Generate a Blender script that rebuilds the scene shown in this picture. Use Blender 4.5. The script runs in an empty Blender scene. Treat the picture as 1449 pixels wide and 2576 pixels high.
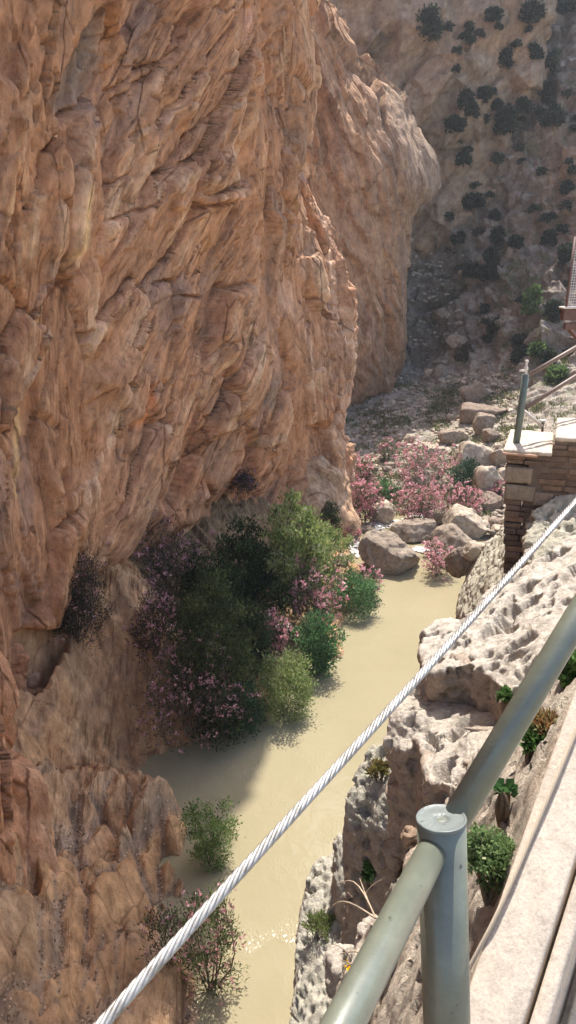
import bpy, bmesh, math, random
import numpy as np
from mathutils import Vector, Matrix, Euler
S = bpy.context.scene
COL = S.collection
R = math.radians

# ------------------------------------------------------------------ camera
H = 22.0                       # eye height above the river
PITCH = R(18.0)
F = 1946.0                     # focal length in picture units (picture 1449 x 2576)
CX, CY = 724.5, 1288.0
CP, SP = math.cos(PITCH), math.sin(PITCH)

def raydir(x, y):
    dx, dy = (x - CX) / F, (CY - y) / F
    return np.array([dx, dy * SP + CP, dy * CP - SP])     # unit optical depth
def Cz(x, y, zc):
    return np.array([0, 0, H]) + raydir(x, y) * zc
def Yp(x, y, Y):
    d = raydir(x, y); return np.array([0, 0, H]) + d * (Y / d[1])
def Zp(x, y, z):
    d = raydir(x, y); return np.array([0, 0, H]) + d * ((z - H) / d[2])
def proj(P):
    P = np.asarray(P, float) - np.array([0, 0, H])
    zc = P[..., 1] * CP - P[..., 2] * SP
    yc = P[..., 1] * SP + P[..., 2] * CP
    zc = np.where(np.abs(zc) < 1e-3, 1e-3, zc)
    return CX + F * P[..., 0] / zc, CY - F * yc / zc, zc

cam = bpy.data.cameras.new('camera'); co = bpy.data.objects.new('camera', cam); COL.objects.link(co)
co.location = (0, 0, H); co.rotation_euler = (R(90) - PITCH, 0, 0)
cam.sensor_fit = 'VERTICAL'; cam.sensor_height = 36; cam.sensor_width = 36
cam.lens = 36 * F / 2576; cam.clip_start = 0.05; cam.clip_end = 2000
S.camera = co

# ------------------------------------------------------------------ noise
def _h(ix, iy, iz, seed):
    n = (ix.astype(np.int64) * 374761393 + iy.astype(np.int64) * 668265263 + iz.astype(np.int64) * 2147483647 + seed * 1274126177) & 0xFFFFFFFF
    n = ((n ^ (n >> 13)) * 1274126177) & 0xFFFFFFFF
    n = ((n ^ (n >> 15)) * 2246822519) & 0xFFFFFFFF
    return (n ^ (n >> 16)) & 0xFFFFFFFF
def hash01(ix, iy, iz, seed): return _h(ix, iy, iz, seed) / 4294967295.0
def noise3(p, seed=0):
    p = np.asarray(p, float); i = np.floor(p); f = p - i; i = i.astype(np.int64)
    u = f * f * f * (f * (f * 6 - 15) + 10)
    out = np.zeros(p.shape[:-1])
    for a in (0, 1):
        for b in (0, 1):
            for c in (0, 1):
                h = _h(i[..., 0] + a, i[..., 1] + b, i[..., 2] + c, seed)
                g0 = ((h & 1023) / 511.5 - 1); g1 = (((h >> 10) & 1023) / 511.5 - 1); g2 = (((h >> 20) & 1023) / 511.5 - 1)
                d = g0 * (f[..., 0] - a) + g1 * (f[..., 1] - b) + g2 * (f[..., 2] - c)
                w = (u[..., 0] if a else 1 - u[..., 0]) * (u[..., 1] if b else 1 - u[..., 1]) * (u[..., 2] if c else 1 - u[..., 2])
                out += w * d
    return out * 1.2
def fbm(p, oct=4, seed=0, gain=0.5, lac=2.03):
    p = np.asarray(p, float); a = 1.0; s = 0; t = 0
    for o in range(oct):
        s = s + a * noise3(p + o * 17.3, seed + o); t += a; p = p * lac; a *= gain
    return s / t
def ridged(p, oct=4, seed=0, gain=0.5, lac=2.03):
    p = np.asarray(p, float); a = 1.0; s = 0; t = 0
    for o in range(oct):
        s = s + a * (1 - 2 * np.abs(noise3(p + o * 11.7, seed + o))); t += a; p = p * lac; a *= gain
    return s / t
def voronoi(p, seed=0, jit=0.9):
    """F1, F2, cell random, cell tilt value"""
    p = np.asarray(p, float); i0 = np.floor(p).astype(np.int64)
    sh = p.shape[:-1]
    f1 = np.full(sh, 9e9); f2 = np.full(sh, 9e9); rr = np.zeros(sh); tl = np.zeros(sh)
    for a in (-1, 0, 1):
        for b in (-1, 0, 1):
            for c in (-1, 0, 1):
                x, y, z = i0[..., 0] + a, i0[..., 1] + b, i0[..., 2] + c
                h = _h(x, y, z, seed); h2 = _h(x, y, z, seed + 77)
                cx = x + .5 + jit * (((h & 1023) / 1023.) - .5)
                cy = y + .5 + jit * ((((h >> 10) & 1023) / 1023.) - .5)
                cz = z + .5 + jit * ((((h >> 20) & 1023) / 1023.) - .5)
                dx, dy, dz = p[..., 0] - cx, p[..., 1] - cy, p[..., 2] - cz
                d = np.sqrt(dx * dx + dy * dy + dz * dz)
                r = (h2 & 4095) / 4095.
                t = (((h2 >> 12) & 255) / 127.5 - 1) * dx + (((h2 >> 18) & 255) / 127.5 - 1) * dy + (((h2 >> 24) & 255) / 127.5 - 1) * dz
                m = d < f1
                f2 = np.where(m, f1, np.minimum(f2, d))
                rr = np.where(m, r, rr); tl = np.where(m, t, tl); f1 = np.where(m, d, f1)
    return f1, f2, rr, tl
def sstep(a, b, x):
    t = np.clip((x - a) / (b - a), 0, 1); return t * t * (3 - 2 * t)
def lerp(a, b, t): return a + (b - a) * t
def mixc(c, col, t):
    t = np.clip(t, 0, 1)[..., None]; return c * (1 - t) + np.array(col) * t

# ------------------------------------------------------------------ mesh helpers
def link(name, me, m=None, parent=None):
    o = bpy.data.objects.new(name, me); COL.objects.link(o)
    if m is not None: me.materials.append(m)
    if parent is not None: o.parent = parent
    return o
def mesh_np(name, V, Fc, smooth=True, col=None, fcol=None):
    """V (n,3); Fc list of arrays of equal-size faces or one array"""
    if not isinstance(Fc, (list, tuple)): Fc = [Fc]
    Fc = [np.asarray(f, np.int32) for f in Fc if len(f)]
    me = bpy.data.meshes.new(name)
    V = np.asarray(V, np.float32).reshape(-1, 3)
    me.vertices.add(len(V)); me.vertices.foreach_set('co', V.ravel())
    nl = sum(f.size for f in Fc); nf = sum(len(f) for f in Fc)
    me.loops.add(nl); me.polygons.add(nf)
    me.loops.foreach_set('vertex_index', np.concatenate([f.ravel() for f in Fc]))
    tot = np.concatenate([np.full(len(f), f.shape[1], np.int32) for f in Fc])
    st = np.concatenate([[0], np.cumsum(tot)[:-1]]).astype(np.int32)
    me.polygons.foreach_set('loop_start', st)
    me.polygons.foreach_set('loop_total', tot)
    me.polygons.foreach_set('use_smooth', np.full(nf, smooth, bool))
    if col is not None:
        at = me.color_attributes.new('Col', 'FLOAT_COLOR', 'POINT')
        c = np.ones((len(V), 4), np.float32); c[:, :3] = np.asarray(col).reshape(-1, 3)
        at.data.foreach_set('color', c.ravel())
    me.update(calc_edges=True); me.validate()
    return me
def grid_faces(nr, nc):
    i = np.arange(nr * nc).reshape(nr, nc)
    return np.stack([i[:-1, :-1], i[:-1, 1:], i[1:, 1:], i[1:, :-1]], -1).reshape(-1, 4)
def pchip(x, Y, xs):
    """x (n,), Y (n, ...), xs (m,) -> (m, ...)"""
    x = np.asarray(x, float); h = np.diff(x); sh = (len(h),) + (1,) * (Y.ndim - 1)
    hh = h.reshape(sh); d = np.diff(Y, axis=0) / hh
    m = np.zeros_like(Y, float); m[0] = d[0]; m[-1] = d[-1]
    if len(x) > 2:
        w1 = 2 * hh[1:] + hh[:-1]; w2 = hh[1:] + 2 * hh[:-1]
        same = (d[1:] * d[:-1]) > 0
        with np.errstate(divide='ignore', invalid='ignore'):
            mm = (w1 + w2) / (w1 / d[:-1] + w2 / d[1:])
        m[1:-1] = np.where(same, np.nan_to_num(mm), 0)
    k = np.clip(np.searchsorted(x, xs, 'right') - 1, 0, len(h) - 1)
    t = (xs - x[k]) / h[k]; ts = (len(xs),) + (1,) * (Y.ndim - 1)
    t = t.reshape(ts); hk = h[k].reshape(ts)
    return ((1 + 2 * t) * (1 - t) ** 2 * Y[k] + t * (1 - t) ** 2 * hk * m[k] + t * t * (3 - 2 * t) * Y[k + 1] + t * t * (t - 1) * hk * m[k + 1])
def upsample(ctrl, nrow, ncol):
    """control grid (R,C,3); nrow/ncol = segments per interval"""
    ctrl = np.asarray(ctrl, float)
    rs = np.concatenate([[0]] + [i + np.arange(1, n + 1) / n for i, n in enumerate(nrow)])
    cs = np.concatenate([[0]] + [i + np.arange(1, n + 1) / n for i, n in enumerate(ncol)])
    A = pchip(np.arange(ctrl.shape[0]), ctrl, rs)
    B = pchip(np.arange(ctrl.shape[1]), np.swapaxes(A, 0, 1), cs)
    return np.swapaxes(B, 0, 1)
def grid_normals(P):
    du = np.gradient(P, axis=1); dv = np.gradient(P, axis=0)
    n = np.cross(du, dv); n /= np.linalg.norm(n, axis=-1, keepdims=True) + 1e-9
    return n
def blur(A, k, axis):
    """box blur, twice"""
    for _ in range(2):
        pad = [(0, 0)] * A.ndim; pad[axis] = (k, k)
        B = np.pad(A, pad, mode='edge'); c = np.cumsum(B, axis=axis)
        z = np.zeros_like(np.take(c, [0], axis)); c = np.concatenate([z, c], axis)
        n = A.shape[axis]
        A = (np.take(c, np.arange(2 * k + 1, 2 * k + 1 + n), axis) - np.take(c, np.arange(0, n), axis)) / (2 * k + 1)
    return A
def mesh_normals(V, T):
    a, b, c = V[T[:, 0]], V[T[:, 1]], V[T[:, 2]]
    n = np.cross(b - a, c - a); out = np.zeros_like(V)
    for k in range(T.shape[1]): np.add.at(out, T[:, k], n)
    return out / (np.linalg.norm(out, axis=1, keepdims=True) + 1e-12)
def rbf(pts, vals, q, smooth=0.0):
    """thin plate spline in 2-D"""
    pts = np.asarray(pts, float); n = len(pts)
    def k(r): return np.where(r > 1e-9, r * r * np.log(r + 1e-12), 0)
    D = np.linalg.norm(pts[:, None] - pts[None], axis=2)
    A = np.zeros((n + 3, n + 3)); A[:n, :n] = k(D) + smooth * np.eye(n); A[:n, n] = 1; A[:n, n + 1:] = pts
    A[n:, :n] = A[:n, n:].T
    w = np.linalg.solve(A, np.concatenate([vals, np.zeros(3)]))
    out = np.zeros(len(q)); 
    for s in range(0, len(q), 40000):
        Q = q[s:s + 40000]; d = np.linalg.norm(Q[:, None] - pts[None], axis=2)
        out[s:s + 40000] = k(d) @ w[:n] + w[n] + Q @ w[n + 1:]
    return out

def tag(o, label=None, cat=None, group=None, kind=None):
    if label: o['label'] = label
    if cat: o['category'] = cat
    if group: o['group'] = group
    if kind: o['kind'] = kind
    return o
def empty(name, loc):
    o = bpy.data.objects.new(name, None); o.empty_display_size = .1; COL.objects.link(o); o.location = loc
    return o
def child(o, parent):
    """parent o (built in world coordinates) to an unrotated empty, keeping it in place"""
    o.parent = parent; o.matrix_parent_inverse = Matrix.Translation(-Vector(parent.location)); return o

# ------------------------------------------------------------------ materials
def newmat(name):
    m = bpy.data.materials.new(name); m.use_nodes = True; nt = m.node_tree
    b = nt.nodes['Principled BSDF']
    return m, nt, b
def N(nt, typ, **kw):
    n = nt.nodes.new(typ)
    for k, v in kw.items():
        if k in n.inputs.keys(): n.inputs[k].default_value = v
        else: setattr(n, k, v)
    return n
def ramp(nt, stops, interp='LINEAR'):
    n = nt.nodes.new('ShaderNodeValToRGB'); cr = n.color_ramp; cr.interpolation = interp
    while len(cr.elements) < len(stops): cr.elements.new(.5)
    for e, (p, c) in zip(cr.elements, stops):
        e.position = p; e.color = (*c, 1) if len(c) == 3 else c
    return n
def rock_mat(name, scale=1.0, rough=.9, bump=.3, dist=.05, fleck=(.55, 1.35), attr=True, base=(.4, .3, .2), warm=.0, aniso=(1, 1, 1)):
    """albedo from the mesh's own colour attribute, broken up by world-space noise; fine bump"""
    m, nt, b = newmat(name); L = nt.links
    tc = N(nt, 'ShaderNodeTexCoord')
    mp = N(nt, 'ShaderNodeMapping'); mp.inputs['Scale'].default_value = aniso
    L.new(tc.outputs['Object'], mp.inputs['Vector'])
    if attr:
        c = N(nt, 'ShaderNodeAttribute', attribute_name='Col').outputs['Color']
    else:
        c = N(nt, 'ShaderNodeRGB'); c.outputs[0].default_value = (*base, 1); c = c.outputs[0]
    n1 = N(nt, 'ShaderNodeTexNoise', Scale=2.2 * scale, Detail=7.0, Roughness=.65)
    n2 = N(nt, 'ShaderNodeTexNoise', Scale=11.0 * scale, Detail=5.0, Roughness=.7)
    L.new(mp.outputs[0], n1.inputs['Vector']); L.new(mp.outputs[0], n2.inputs['Vector'])
    r1 = ramp(nt, [(.3, (fleck[0],) * 3), (.5, (1, 1, 1)), (.72, (fleck[1],) * 3)])
    L.new(n1.outputs['Fac'], r1.inputs[0])
    r2 = ramp(nt, [(.25, (.7, .68, .66)), (.5, (1, 1, 1)), (.75, (1.2, 1.18, 1.14))])
    L.new(n2.outputs['Fac'], r2.inputs[0])
    m1 = N(nt, 'ShaderNodeMix', data_type='RGBA', blend_type='MULTIPLY'); m1.inputs[0].default_value = 1
    L.new(c, m1.inputs[6]); L.new(r1.outputs[0], m1.inputs[7])
    m2 = N(nt, 'ShaderNodeMix', data_type='RGBA', blend_type='MULTIPLY'); m2.inputs[0].default_value = 1
    L.new(m1.outputs[2], m2.inputs[6]); L.new(r2.outputs[0], m2.inputs[7])
    L.new(m2.outputs[2], b.inputs['Base Color'])
    b.inputs['Roughness'].default_value = rough
    b.inputs['Specular IOR Level'].default_value = .25
    n3 = N(nt, 'ShaderNodeTexNoise', Scale=6.0 * scale, Detail=8.0, Roughness=.72)
    L.new(mp.outputs[0], n3.inputs['Vector'])
    bp = N(nt, 'ShaderNodeBump', Strength=bump, Distance=dist)
    L.new(n3.outputs['Fac'], bp.inputs['Height']); L.new(bp.outputs[0], b.inputs['Normal'])
    return m
# ------------------------------------------------------------------ light
SUN_EL, SUN_AZ = R(62), R(13)          # azimuth east of the viewing direction (+Y)
SDIR = np.array([math.sin(SUN_AZ) * math.cos(SUN_EL), math.cos(SUN_AZ) * math.cos(SUN_EL), math.sin(SUN_EL)])
w = bpy.data.worlds.new('World'); S.world = w; w.use_nodes = True
nt = w.node_tree; bg = nt.nodes['Background']
sky = nt.nodes.new('ShaderNodeTexSky'); sky.sky_type = 'NISHITA'; sky.sun_disc = False
sky.sun_elevation = SUN_EL; sky.sun_rotation = SUN_AZ
sky.air_density = 1.0; sky.dust_density = 2.5; sky.ozone_density = .6
nt.links.new(sky.outputs[0], bg.inputs[0]); bg.inputs[1].default_value = .15
sl = bpy.data.lights.new('sun', 'SUN'); sl.energy = 3.8; sl.angle = R(.53); sl.color = (1, .95, .87)
so = bpy.data.objects.new('sun', sl); COL.objects.link(so)
so.rotation_euler = Vector(SDIR).to_track_quat('Z', 'Y').to_euler()
S.view_settings.view_transform = 'Standard'; S.view_settings.look = 'None'; S.view_settings.gamma = 1
S.view_settings.exposure = 1.0
S.cycles.max_bounces = 6; S.cycles.diffuse_bounces = 4; S.cycles.glossy_bounces = 2; S.cycles.transmission_bounces = 2; S.cycles.volume_bounces = 0; S.cycles.transparent_max_bounces = 4
S.cycles.use_denoising = True
S.cycles.sample_clamp_indirect = 6
# ------------------------------------------------------------------ left cliff
def bedded_mat(name, heading, plan, sc=1.0, crack=1.0, st=(.55, .9, 1.7), fk=1.0):
    """rock with fine bedding and joints in up to three directions (angle, mask channel) chosen by the mesh's region attribute"""
    m, nt, b = newmat(name); L = nt.links
    tc = N(nt, 'ShaderNodeTexCoord'); col_ = N(nt, 'ShaderNodeAttribute', attribute_name='Col'); reg = N(nt, 'ShaderNodeAttribute', attribute_name='Reg')
    sep = N(nt, 'ShaderNodeSeparateColor'); L.new(reg.outputs['Color'], sep.inputs[0])
    def mul(a, b_):
        n = N(nt, 'ShaderNodeMath', operation='MULTIPLY'); L.new(a, n.inputs[0])
        if isinstance(b_, float): n.inputs[1].default_value = b_
        else: L.new(b_, n.inputs[1])
        return n.outputs[0]
    def add(a, b_):
        if a is None: return b_
        n = N(nt, 'ShaderNodeMath', operation='ADD'); L.new(a, n.inputs[0]); L.new(b_, n.inputs[1]); return n.outputs[0]
    acc = fine = crk = None
    wob = N(nt, 'ShaderNodeTexNoise', Scale=.9 * sc, Detail=2.0); L.new(tc.outputs['Object'], wob.inputs['Vector'])
    wm = N(nt, 'ShaderNodeVectorMath', operation='SCALE'); L.new(wob.outputs['Color'], wm.inputs[0]); wm.inputs['Scale'].default_value = .22 / sc
    pos = N(nt, 'ShaderNodeVectorMath', operation='ADD'); L.new(tc.outputs['Object'], pos.inputs[0]); L.new(wm.outputs[0], pos.inputs[1])
    for (phi, ch) in plan:
        m1 = N(nt, 'ShaderNodeMapping'); m1.inputs['Rotation'].default_value = (0, 0, R(-heading)); L.new(pos.outputs[0], m1.inputs['Vector'])
        m2 = N(nt, 'ShaderNodeMapping'); m2.inputs['Rotation'].default_value = (0, R(phi), 0); L.new(m1.outputs[0], m2.inputs['Vector'])
        m3 = N(nt, 'ShaderNodeMapping'); m3.inputs['Scale'].default_value = st; L.new(m2.outputs[0], m3.inputs['Vector'])
        n = N(nt, 'ShaderNodeTexNoise', Scale=1.3 * sc, Detail=7.0, Roughness=.66); L.new(m3.outputs[0], n.inputs['Vector'])
        acc = add(acc, mul(n.outputs['Fac'], sep.outputs[ch]))
        m4 = N(nt, 'ShaderNodeMapping'); m4.inputs['Scale'].default_value = (.30, .8, 6.5); L.new(m2.outputs[0], m4.inputs['Vector'])
        n = N(nt, 'ShaderNodeTexNoise', Scale=1.0 * sc, Detail=4.0, Roughness=.6); L.new(m4.outputs[0], n.inputs['Vector'])
        fine = add(fine, mul(n.outputs['Fac'], sep.outputs[ch]))
        m5 = N(nt, 'ShaderNodeMapping'); m5.inputs['Scale'].default_value = (.28, .5, .85); L.new(m2.outputs[0], m5.inputs['Vector'])
        v = N(nt, 'ShaderNodeTexVoronoi', feature='DISTANCE_TO_EDGE', Scale=.85 * sc); L.new(m5.outputs[0], v.inputs['Vector'])
        crk = add(crk, mul(v.outputs['Distance'], sep.outputs[ch]))
    band = N(nt, 'ShaderNodeTexNoise', Scale=.22 * sc, Detail=3.0); L.new(tc.outputs['Object'], band.inputs['Vector'])
    rb = ramp(nt, [(.46, (0, 0, 0)), (.58, (fk,) * 3)]); L.new(band.outputs['Fac'], rb.inputs[0])
    rb2 = ramp(nt, [(.40, (1, 1, 1)), (.56, (0, 0, 0))]); L.new(band.outputs['Fac'], rb2.inputs[0])
    iso = N(nt, 'ShaderNodeTexNoise', Scale=2.4 * sc, Detail=7.0, Roughness=.68); L.new(tc.outputs['Object'], iso.inputs['Vector'])
    def tint(c, fac, stops, k=None):
        r = ramp(nt, stops); L.new(fac, r.inputs[0]); a = N(nt, 'ShaderNodeMix', data_type='RGBA', blend_type='MULTIPLY')
        if k is None: a.inputs[0].default_value = 1
        else: L.new(k, a.inputs[0])
        L.new(c, a.inputs[6]); L.new(r.outputs[0], a.inputs[7]); return a.outputs[2]
    c = tint(col_.outputs['Color'], acc, [(.33, (.62, .58, .56)), (.45, (.92, .90, .88)), (.55, (1.06, 1.05, 1.04)), (.66, (1.30, 1.33, 1.36))])
    c = tint(c, iso.outputs['Fac'], [(.28, (.66, .63, .62)), (.46, (1, 1, 1)), (.72, (1.25, 1.25, 1.24))])
    c = tint(c, fine, [(.37, (.58, .53, .51)), (.48, (1, 1, 1)), (.62, (1.15, 1.15, 1.15))], rb.outputs[0])
    ck = ramp(nt, [(0, (0, 0, 0)), (.035, (1, 1, 1))]); L.new(crk, ck.inputs[0])
    c = tint(c, ck.outputs[0], [(0, tuple(1 - k * crack for k in (.5, .55, .57))), (1, (1, 1, 1))], rb2.outputs[0])
    L.new(c, b.inputs['Base Color']); b.inputs['Roughness'].default_value = .9; b.inputs['Specular IOR Level'].default_value = .2
    b1 = N(nt, 'ShaderNodeBump', Strength=1.0, Distance=.20 / sc); L.new(acc, b1.inputs['Height'])
    b2 = N(nt, 'ShaderNodeBump', Strength=.8, Distance=.16 / sc); L.new(iso.outputs['Fac'], b2.inputs['Height']); L.new(b1.outputs[0], b2.inputs['Normal'])
    b3 = N(nt, 'ShaderNodeBump', Strength=1.0, Distance=.20 / sc); L.new(mul(fine, rb.outputs[0]), b3.inputs['Height']); L.new(b2.outputs[0], b3.inputs['Normal'])
    b4 = N(nt, 'ShaderNodeBump', Strength=.8 * crack, Distance=.10 / sc); L.new(mul(ck.outputs[0], rb2.outputs[0]), b4.inputs['Height']); L.new(b3.outputs[0], b4.inputs['Normal'])
    L.new(b4.outputs[0], b.inputs['Normal'])
    return m
M_cliff = bedded_mat('limestone_cliff', 65.9, [(84, 0), (50, 1), (101, 2)])
DW = np.array([.408, .913, 0.]); NW = np.array([.913, -.408, 0.])
def P2(x, y): return np.array([x, y, 0.])
lv = np.array([-1.5, 5, 8, 12, 16, 22, 28, 35, 42, 52, 70, 80., 96.])
def interp(tab, z):
    t = np.array(tab); return np.interp(z, t[:, 0], t[:, 1])
noseX = [(-1.5, 6.0), (2, 6.1), (5, 5.2), (9, 4.65), (16, 5.05), (20, 4.7), (22.5, 4.2), (25, 3.0), (27, 1.9), (32, 1.2), (40, 2.0), (46, 3.8), (52, 4.9), (60, 6.0), (70, 7.0), (80, 6.9), (88, 8.0), (96, 8.4)]
rows = []
for z in lv:
    n = interp(noseX, z); lean = max(0., (z - 6)) * .07
    rec = float(sstep(9, 4, np.array(z)))
    foot = float(sstep(15.5, 10.5, np.array(z)))
    k = [np.array([-34, -30.]), np.array([-19, -4.]),
         lerp(np.array([-15.5, 10.]), np.array([-8.6, 11.]), foot),
         lerp(np.array([-14.3, 17.]), np.array([-8.0, 17.5]), foot),
         lerp(np.array([-13.6, 21.]), np.array([-8.5, 20.8]), foot),
         lerp(np.array([-12.6, 25.]), np.array([-12.4, 23.5]), foot),
         np.array([-11.6, 29.]) + NW[:2] * lean * .6,
         np.array([-9.2, 35.]) + NW[:2] * (lean - 2.2 * rec),
         np.array([-6.6, 42.]) + NW[:2] * (lean - 3.2 * rec),
         np.array([-3.6, 49.]) + NW[:2] * (lean - 2.6 * rec),
         np.array([-.6, 56.]) + NW[:2] * (lean * .9 - 1.0 * rec),
         np.array([n - 2.6, 61.8]) + NW[:2] * lean * .2,
         np.array([n - .5, 64.6]),
         np.array([n, 67.]),
         np.array([n - 1.0, 70.5]),
         np.array([n - 7, 84.]), np.array([n - 30, 100.])]
    rows.append([np.array([*p, z]) for p in k])
ctrl = np.array(rows)
nrow = [56, 40, 50, 50, 75, 75, 85, 50, 24, 20, 10, 10]
ncol = [6, 20, 40, 46, 50, 52, 60, 66, 66, 66, 60, 34, 34, 50, 20, 6]
Wb = upsample(ctrl, nrow, ncol)
Wb = blur(blur(Wb, 5, 0), 5, 1)
Wn = grid_normals(Wb)             # row = z up, col = along -> outward
# in-wall coordinates
wa = Wb @ DW; wz = Wb[..., 2]; wo = Wb @ NW
warp = fbm(Wb / 9, 3, 5) * 3.0
warp2 = fbm(Wb / 2.5, 3, 6) * .5
def rot(phi, a, z):
    c, s = math.cos(R(phi)), math.sin(R(phi)); return a * c + z * s, -a * s + z * c
px, py, pzc = proj(Wb)
# blend of bedding directions: steep on the left, diagonal in the middle, leaning back near the nose
m_left = sstep(330, 150, px + warp * 14)
m_right = sstep(600, 760, px + 60 * np.sin(py / 260.) + warp * 10)
m_mid = 1 - np.maximum(m_left, m_right)
D = np.zeros_like(wa); TINT = np.zeros_like(wa); STR = np.zeros_like(wa); EDGE = np.zeros_like(wa)
for phi, m, sd in ((84, m_left, 11), (50, m_mid, 23), (101, m_right, 37)):
    t, q = rot(phi, wa + warp * .30 + warp2 * .5, wz + warp * .25)
    Pq = np.stack([t / 7.5, q / 2.3, wo / 8 + .3], -1)
    f1, f2, r, tl = voronoi(Pq, sd)
    d = (r - .5) * 1.0 + tl * .95
    EDGE += m * (sstep(.09, .0, f2 - f1) * (r > .35))
    f1b, f2b, rb, tlb = voronoi(np.stack([t / 3.0, q / .95 + 5, wo / 3], -1), sd + 1)
    d = d + (rb - .5) * .24 + tlb * .27
    f1c, f2c, rc, tlc = voronoi(np.stack([t / 1.15, q / .38 + 9, wo / 1.5], -1), sd + 2)
    mask = sstep(-.12, .22, noise3(np.stack([t / 9, q / 5, wo / 9], -1), sd + 3))
    d = d + ((rc - .5) * .11 + tlc * .11) * (.35 + .65 * mask)
    lay = ridged(np.stack([t / 3.0, q / .5, wo / 3], -1), 3, sd + 4)
    d = d + lay * .06 * mask
    fl = fbm(np.stack([t / 1.6, q / .33, wo / 2], -1), 3, sd + 5)
    d = d + fl * .08 * (.3 + .7 * mask)
    D += m * d
    D -= m * .30 * sstep(.10, .0, f2b - f1b) * (rb > .55)
    TINT += m * (.55 * r + .3 * rb + .15 * rc)
    STR += m * (fbm(np.stack([t / 8.0, q / .8, wo / 6], -1), 4, sd + 6))
D += fbm(Wb / 9, 2, 71) * .8 + fbm(Wb / .8, 4, 72) * .08
fin = sstep(60.5, 63.5, Wb[..., 1]) * sstep(30, 26, wz)
D += fin * (fbm(Wb / np.array([1.2, 1.2, .6]), 4, 73) * .28 + ridged(Wb / np.array([3, 3, .9]), 2, 74) * .25)
D -= EDGE * .45
pits = voronoi(Wb / .9, 91); pm = sstep(.0, .3, fbm(Wb / 6, 2, 92))
D -= sstep(.30, .1, pits[0]) * .16 * pm * (pits[2] > .45)

# traced cracks, ledges and grooves of the real wall (depth in metres, width in picture units)
def stroke(pts, w, soft=1.0, wob=6.0, seed=0):
    """0..1 closeness to a polyline"""
    nx = px + wob * noise3(Wb / 1.2, 200 + seed) + wob * 1.5 * noise3(Wb / 4, 210 + seed); ny = py + wob * noise3(Wb / 1.2, 220 + seed)
    best = np.full(px.shape, 1e9); side = np.zeros(px.shape)
    for (x0, y0), (x1, y1) in zip(pts[:-1], pts[1:]):
        dx, dy = x1 - x0, y1 - y0; l2 = dx * dx + dy * dy
        t = np.clip(((nx - x0) * dx + (ny - y0) * dy) / l2, 0, 1)
        d = np.hypot(nx - x0 - t * dx, ny - y0 - t * dy)
        s = np.sign((nx - x0) * dy - (ny - y0) * dx)
        side = np.where(d < best, s, side); best = np.minimum(best, d)
    vis = (pzc > 5) & (wz > -2)
    return sstep(w, w * (1 - soft), best) * vis, side * best
def poly_in(pts, wob=8.0, seed=0):
    nx = px + wob * noise3(Wb / 1.2, 300 + seed) + wob * noise3(Wb / 4, 310 + seed); ny = py + wob * noise3(Wb / 1.2, 320 + seed)
    ins = np.zeros(px.shape, bool); n = len(pts)
    for i in range(n):
        (x0, y0), (x1, y1) = pts[i], pts[(i + 1) % n]
        c = ((y0 > ny) != (y1 > ny)) & (nx < (x1 - x0) * (ny - y0) / ((y1 - y0) if y1 != y0 else 1e-9) + x0)
        ins ^= c
    return (ins & (pzc > 5)).astype(float)
carves = [
    ([(70, 485), (88, 400), (115, 345), (180, 300), (232, 268), (280, 228)], 9, .75),
    ([(252, 590), (254, 430), (268, 300), (292, 200), (303, 95), (300, -20)], 8, .6),
    ([(300, 862), (315, 835), (325, 812), (336, 772), (356, 762)], 5, .9),
    ([(385, 718), (410, 705), (440, 712)], 5, .8), ([(440, 745), (480, 742), (528, 752)], 5, .8),
    ([(305, 860), (316, 905), (327, 945)], 4, .6),
    ([(565, 845), (578, 890), (583, 950), (594, 1012)], 7, 1.3),
    ([(470, 512), (498, 520), (520, 512), (560, 505)], 7, .6),
    ([(490, 400), (470, 450), (470, 512)], 6, .5),
    ([(250, 560), (320, 545), (400, 500), (440, 432), (480, 340), (530, 290), (600, 210), (690, 105)], 6, .5),
    ([(330, 235), (400, 170), (440, 145), (490, 60)], 6, .6), ([(330, 262), (400, 200), (470, 120), (500, 20)], 5, .5),
    ([(260, 490), (310, 460), (345, 440)], 5, .6),
    ([(710, 180), (722, 300), (716, 480), (742, 560), (760, 640)], 8, .7),
    ([(785, -20), (795, 140), (826, 215), (838, 330), (872, 470), (905, 560), (930, 640)], 10, 1.0),
    ([(700, 240), (740, 420), (770, 500)], 7, .6),
    ([(525, 955), (530, 1040), (505, 1100)], 5, .6), ([(590, 1010), (585, 1060)], 5, .5),
    ([(75, 800), (130, 745), (150, 735)], 6, .7), ([(60, 870), (100, 800), (180, 700)], 4, .5),
    ([(205, 860), (215, 835)], 7, .8), ([(300, 1240), (312, 1180), (305, 1110)], 5, .8),
    ([(345, 1085), (350, 1020), (375, 960)], 4, .5), ([(640, 1060), (700, 1000), (740, 960)], 5, .4),
    ([(610, 900), (640, 840), (660, 880)], 3, .4), ([(460, 1060), (530, 900), (600, 800), (640, 740)], 4, .35),
    ([(380, 900), (440, 800), (520, 700), (580, 560)], 4, .3), ([(180, 1500), (150, 1300), (160, 1180)], 6, .4),
    ([(0, 700), (40, 760), (70, 830), (60, 900)], 8, .5), ([(250, 160), (245, 60), (270, 20)], 14, .5),
    ([(30, 480), (20, 600), (45, 720), (75, 800)], 7, .6), ([(640, 560), (650, 680), (660, 760)], 4, .4),
    ([(100, 330), (60, 150), (40, 0)], 5, .35), ([(690, 1120), (640, 1150), (600, 1200)], 5, .5),
    ([(470, 1120), (440, 1200), (420, 1260)], 6, .6), ([(720, 1225), (770, 1200), (800, 1170)], 6, .6),
]
CR = np.zeros_like(wa)
for i, (pts, wd, dep) in enumerate(carves):
    k, sd = stroke(pts, wd, 1.0, 7, i)
    D -= k ** .7 * dep * 1.0; CR = np.maximum(CR, k)
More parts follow.
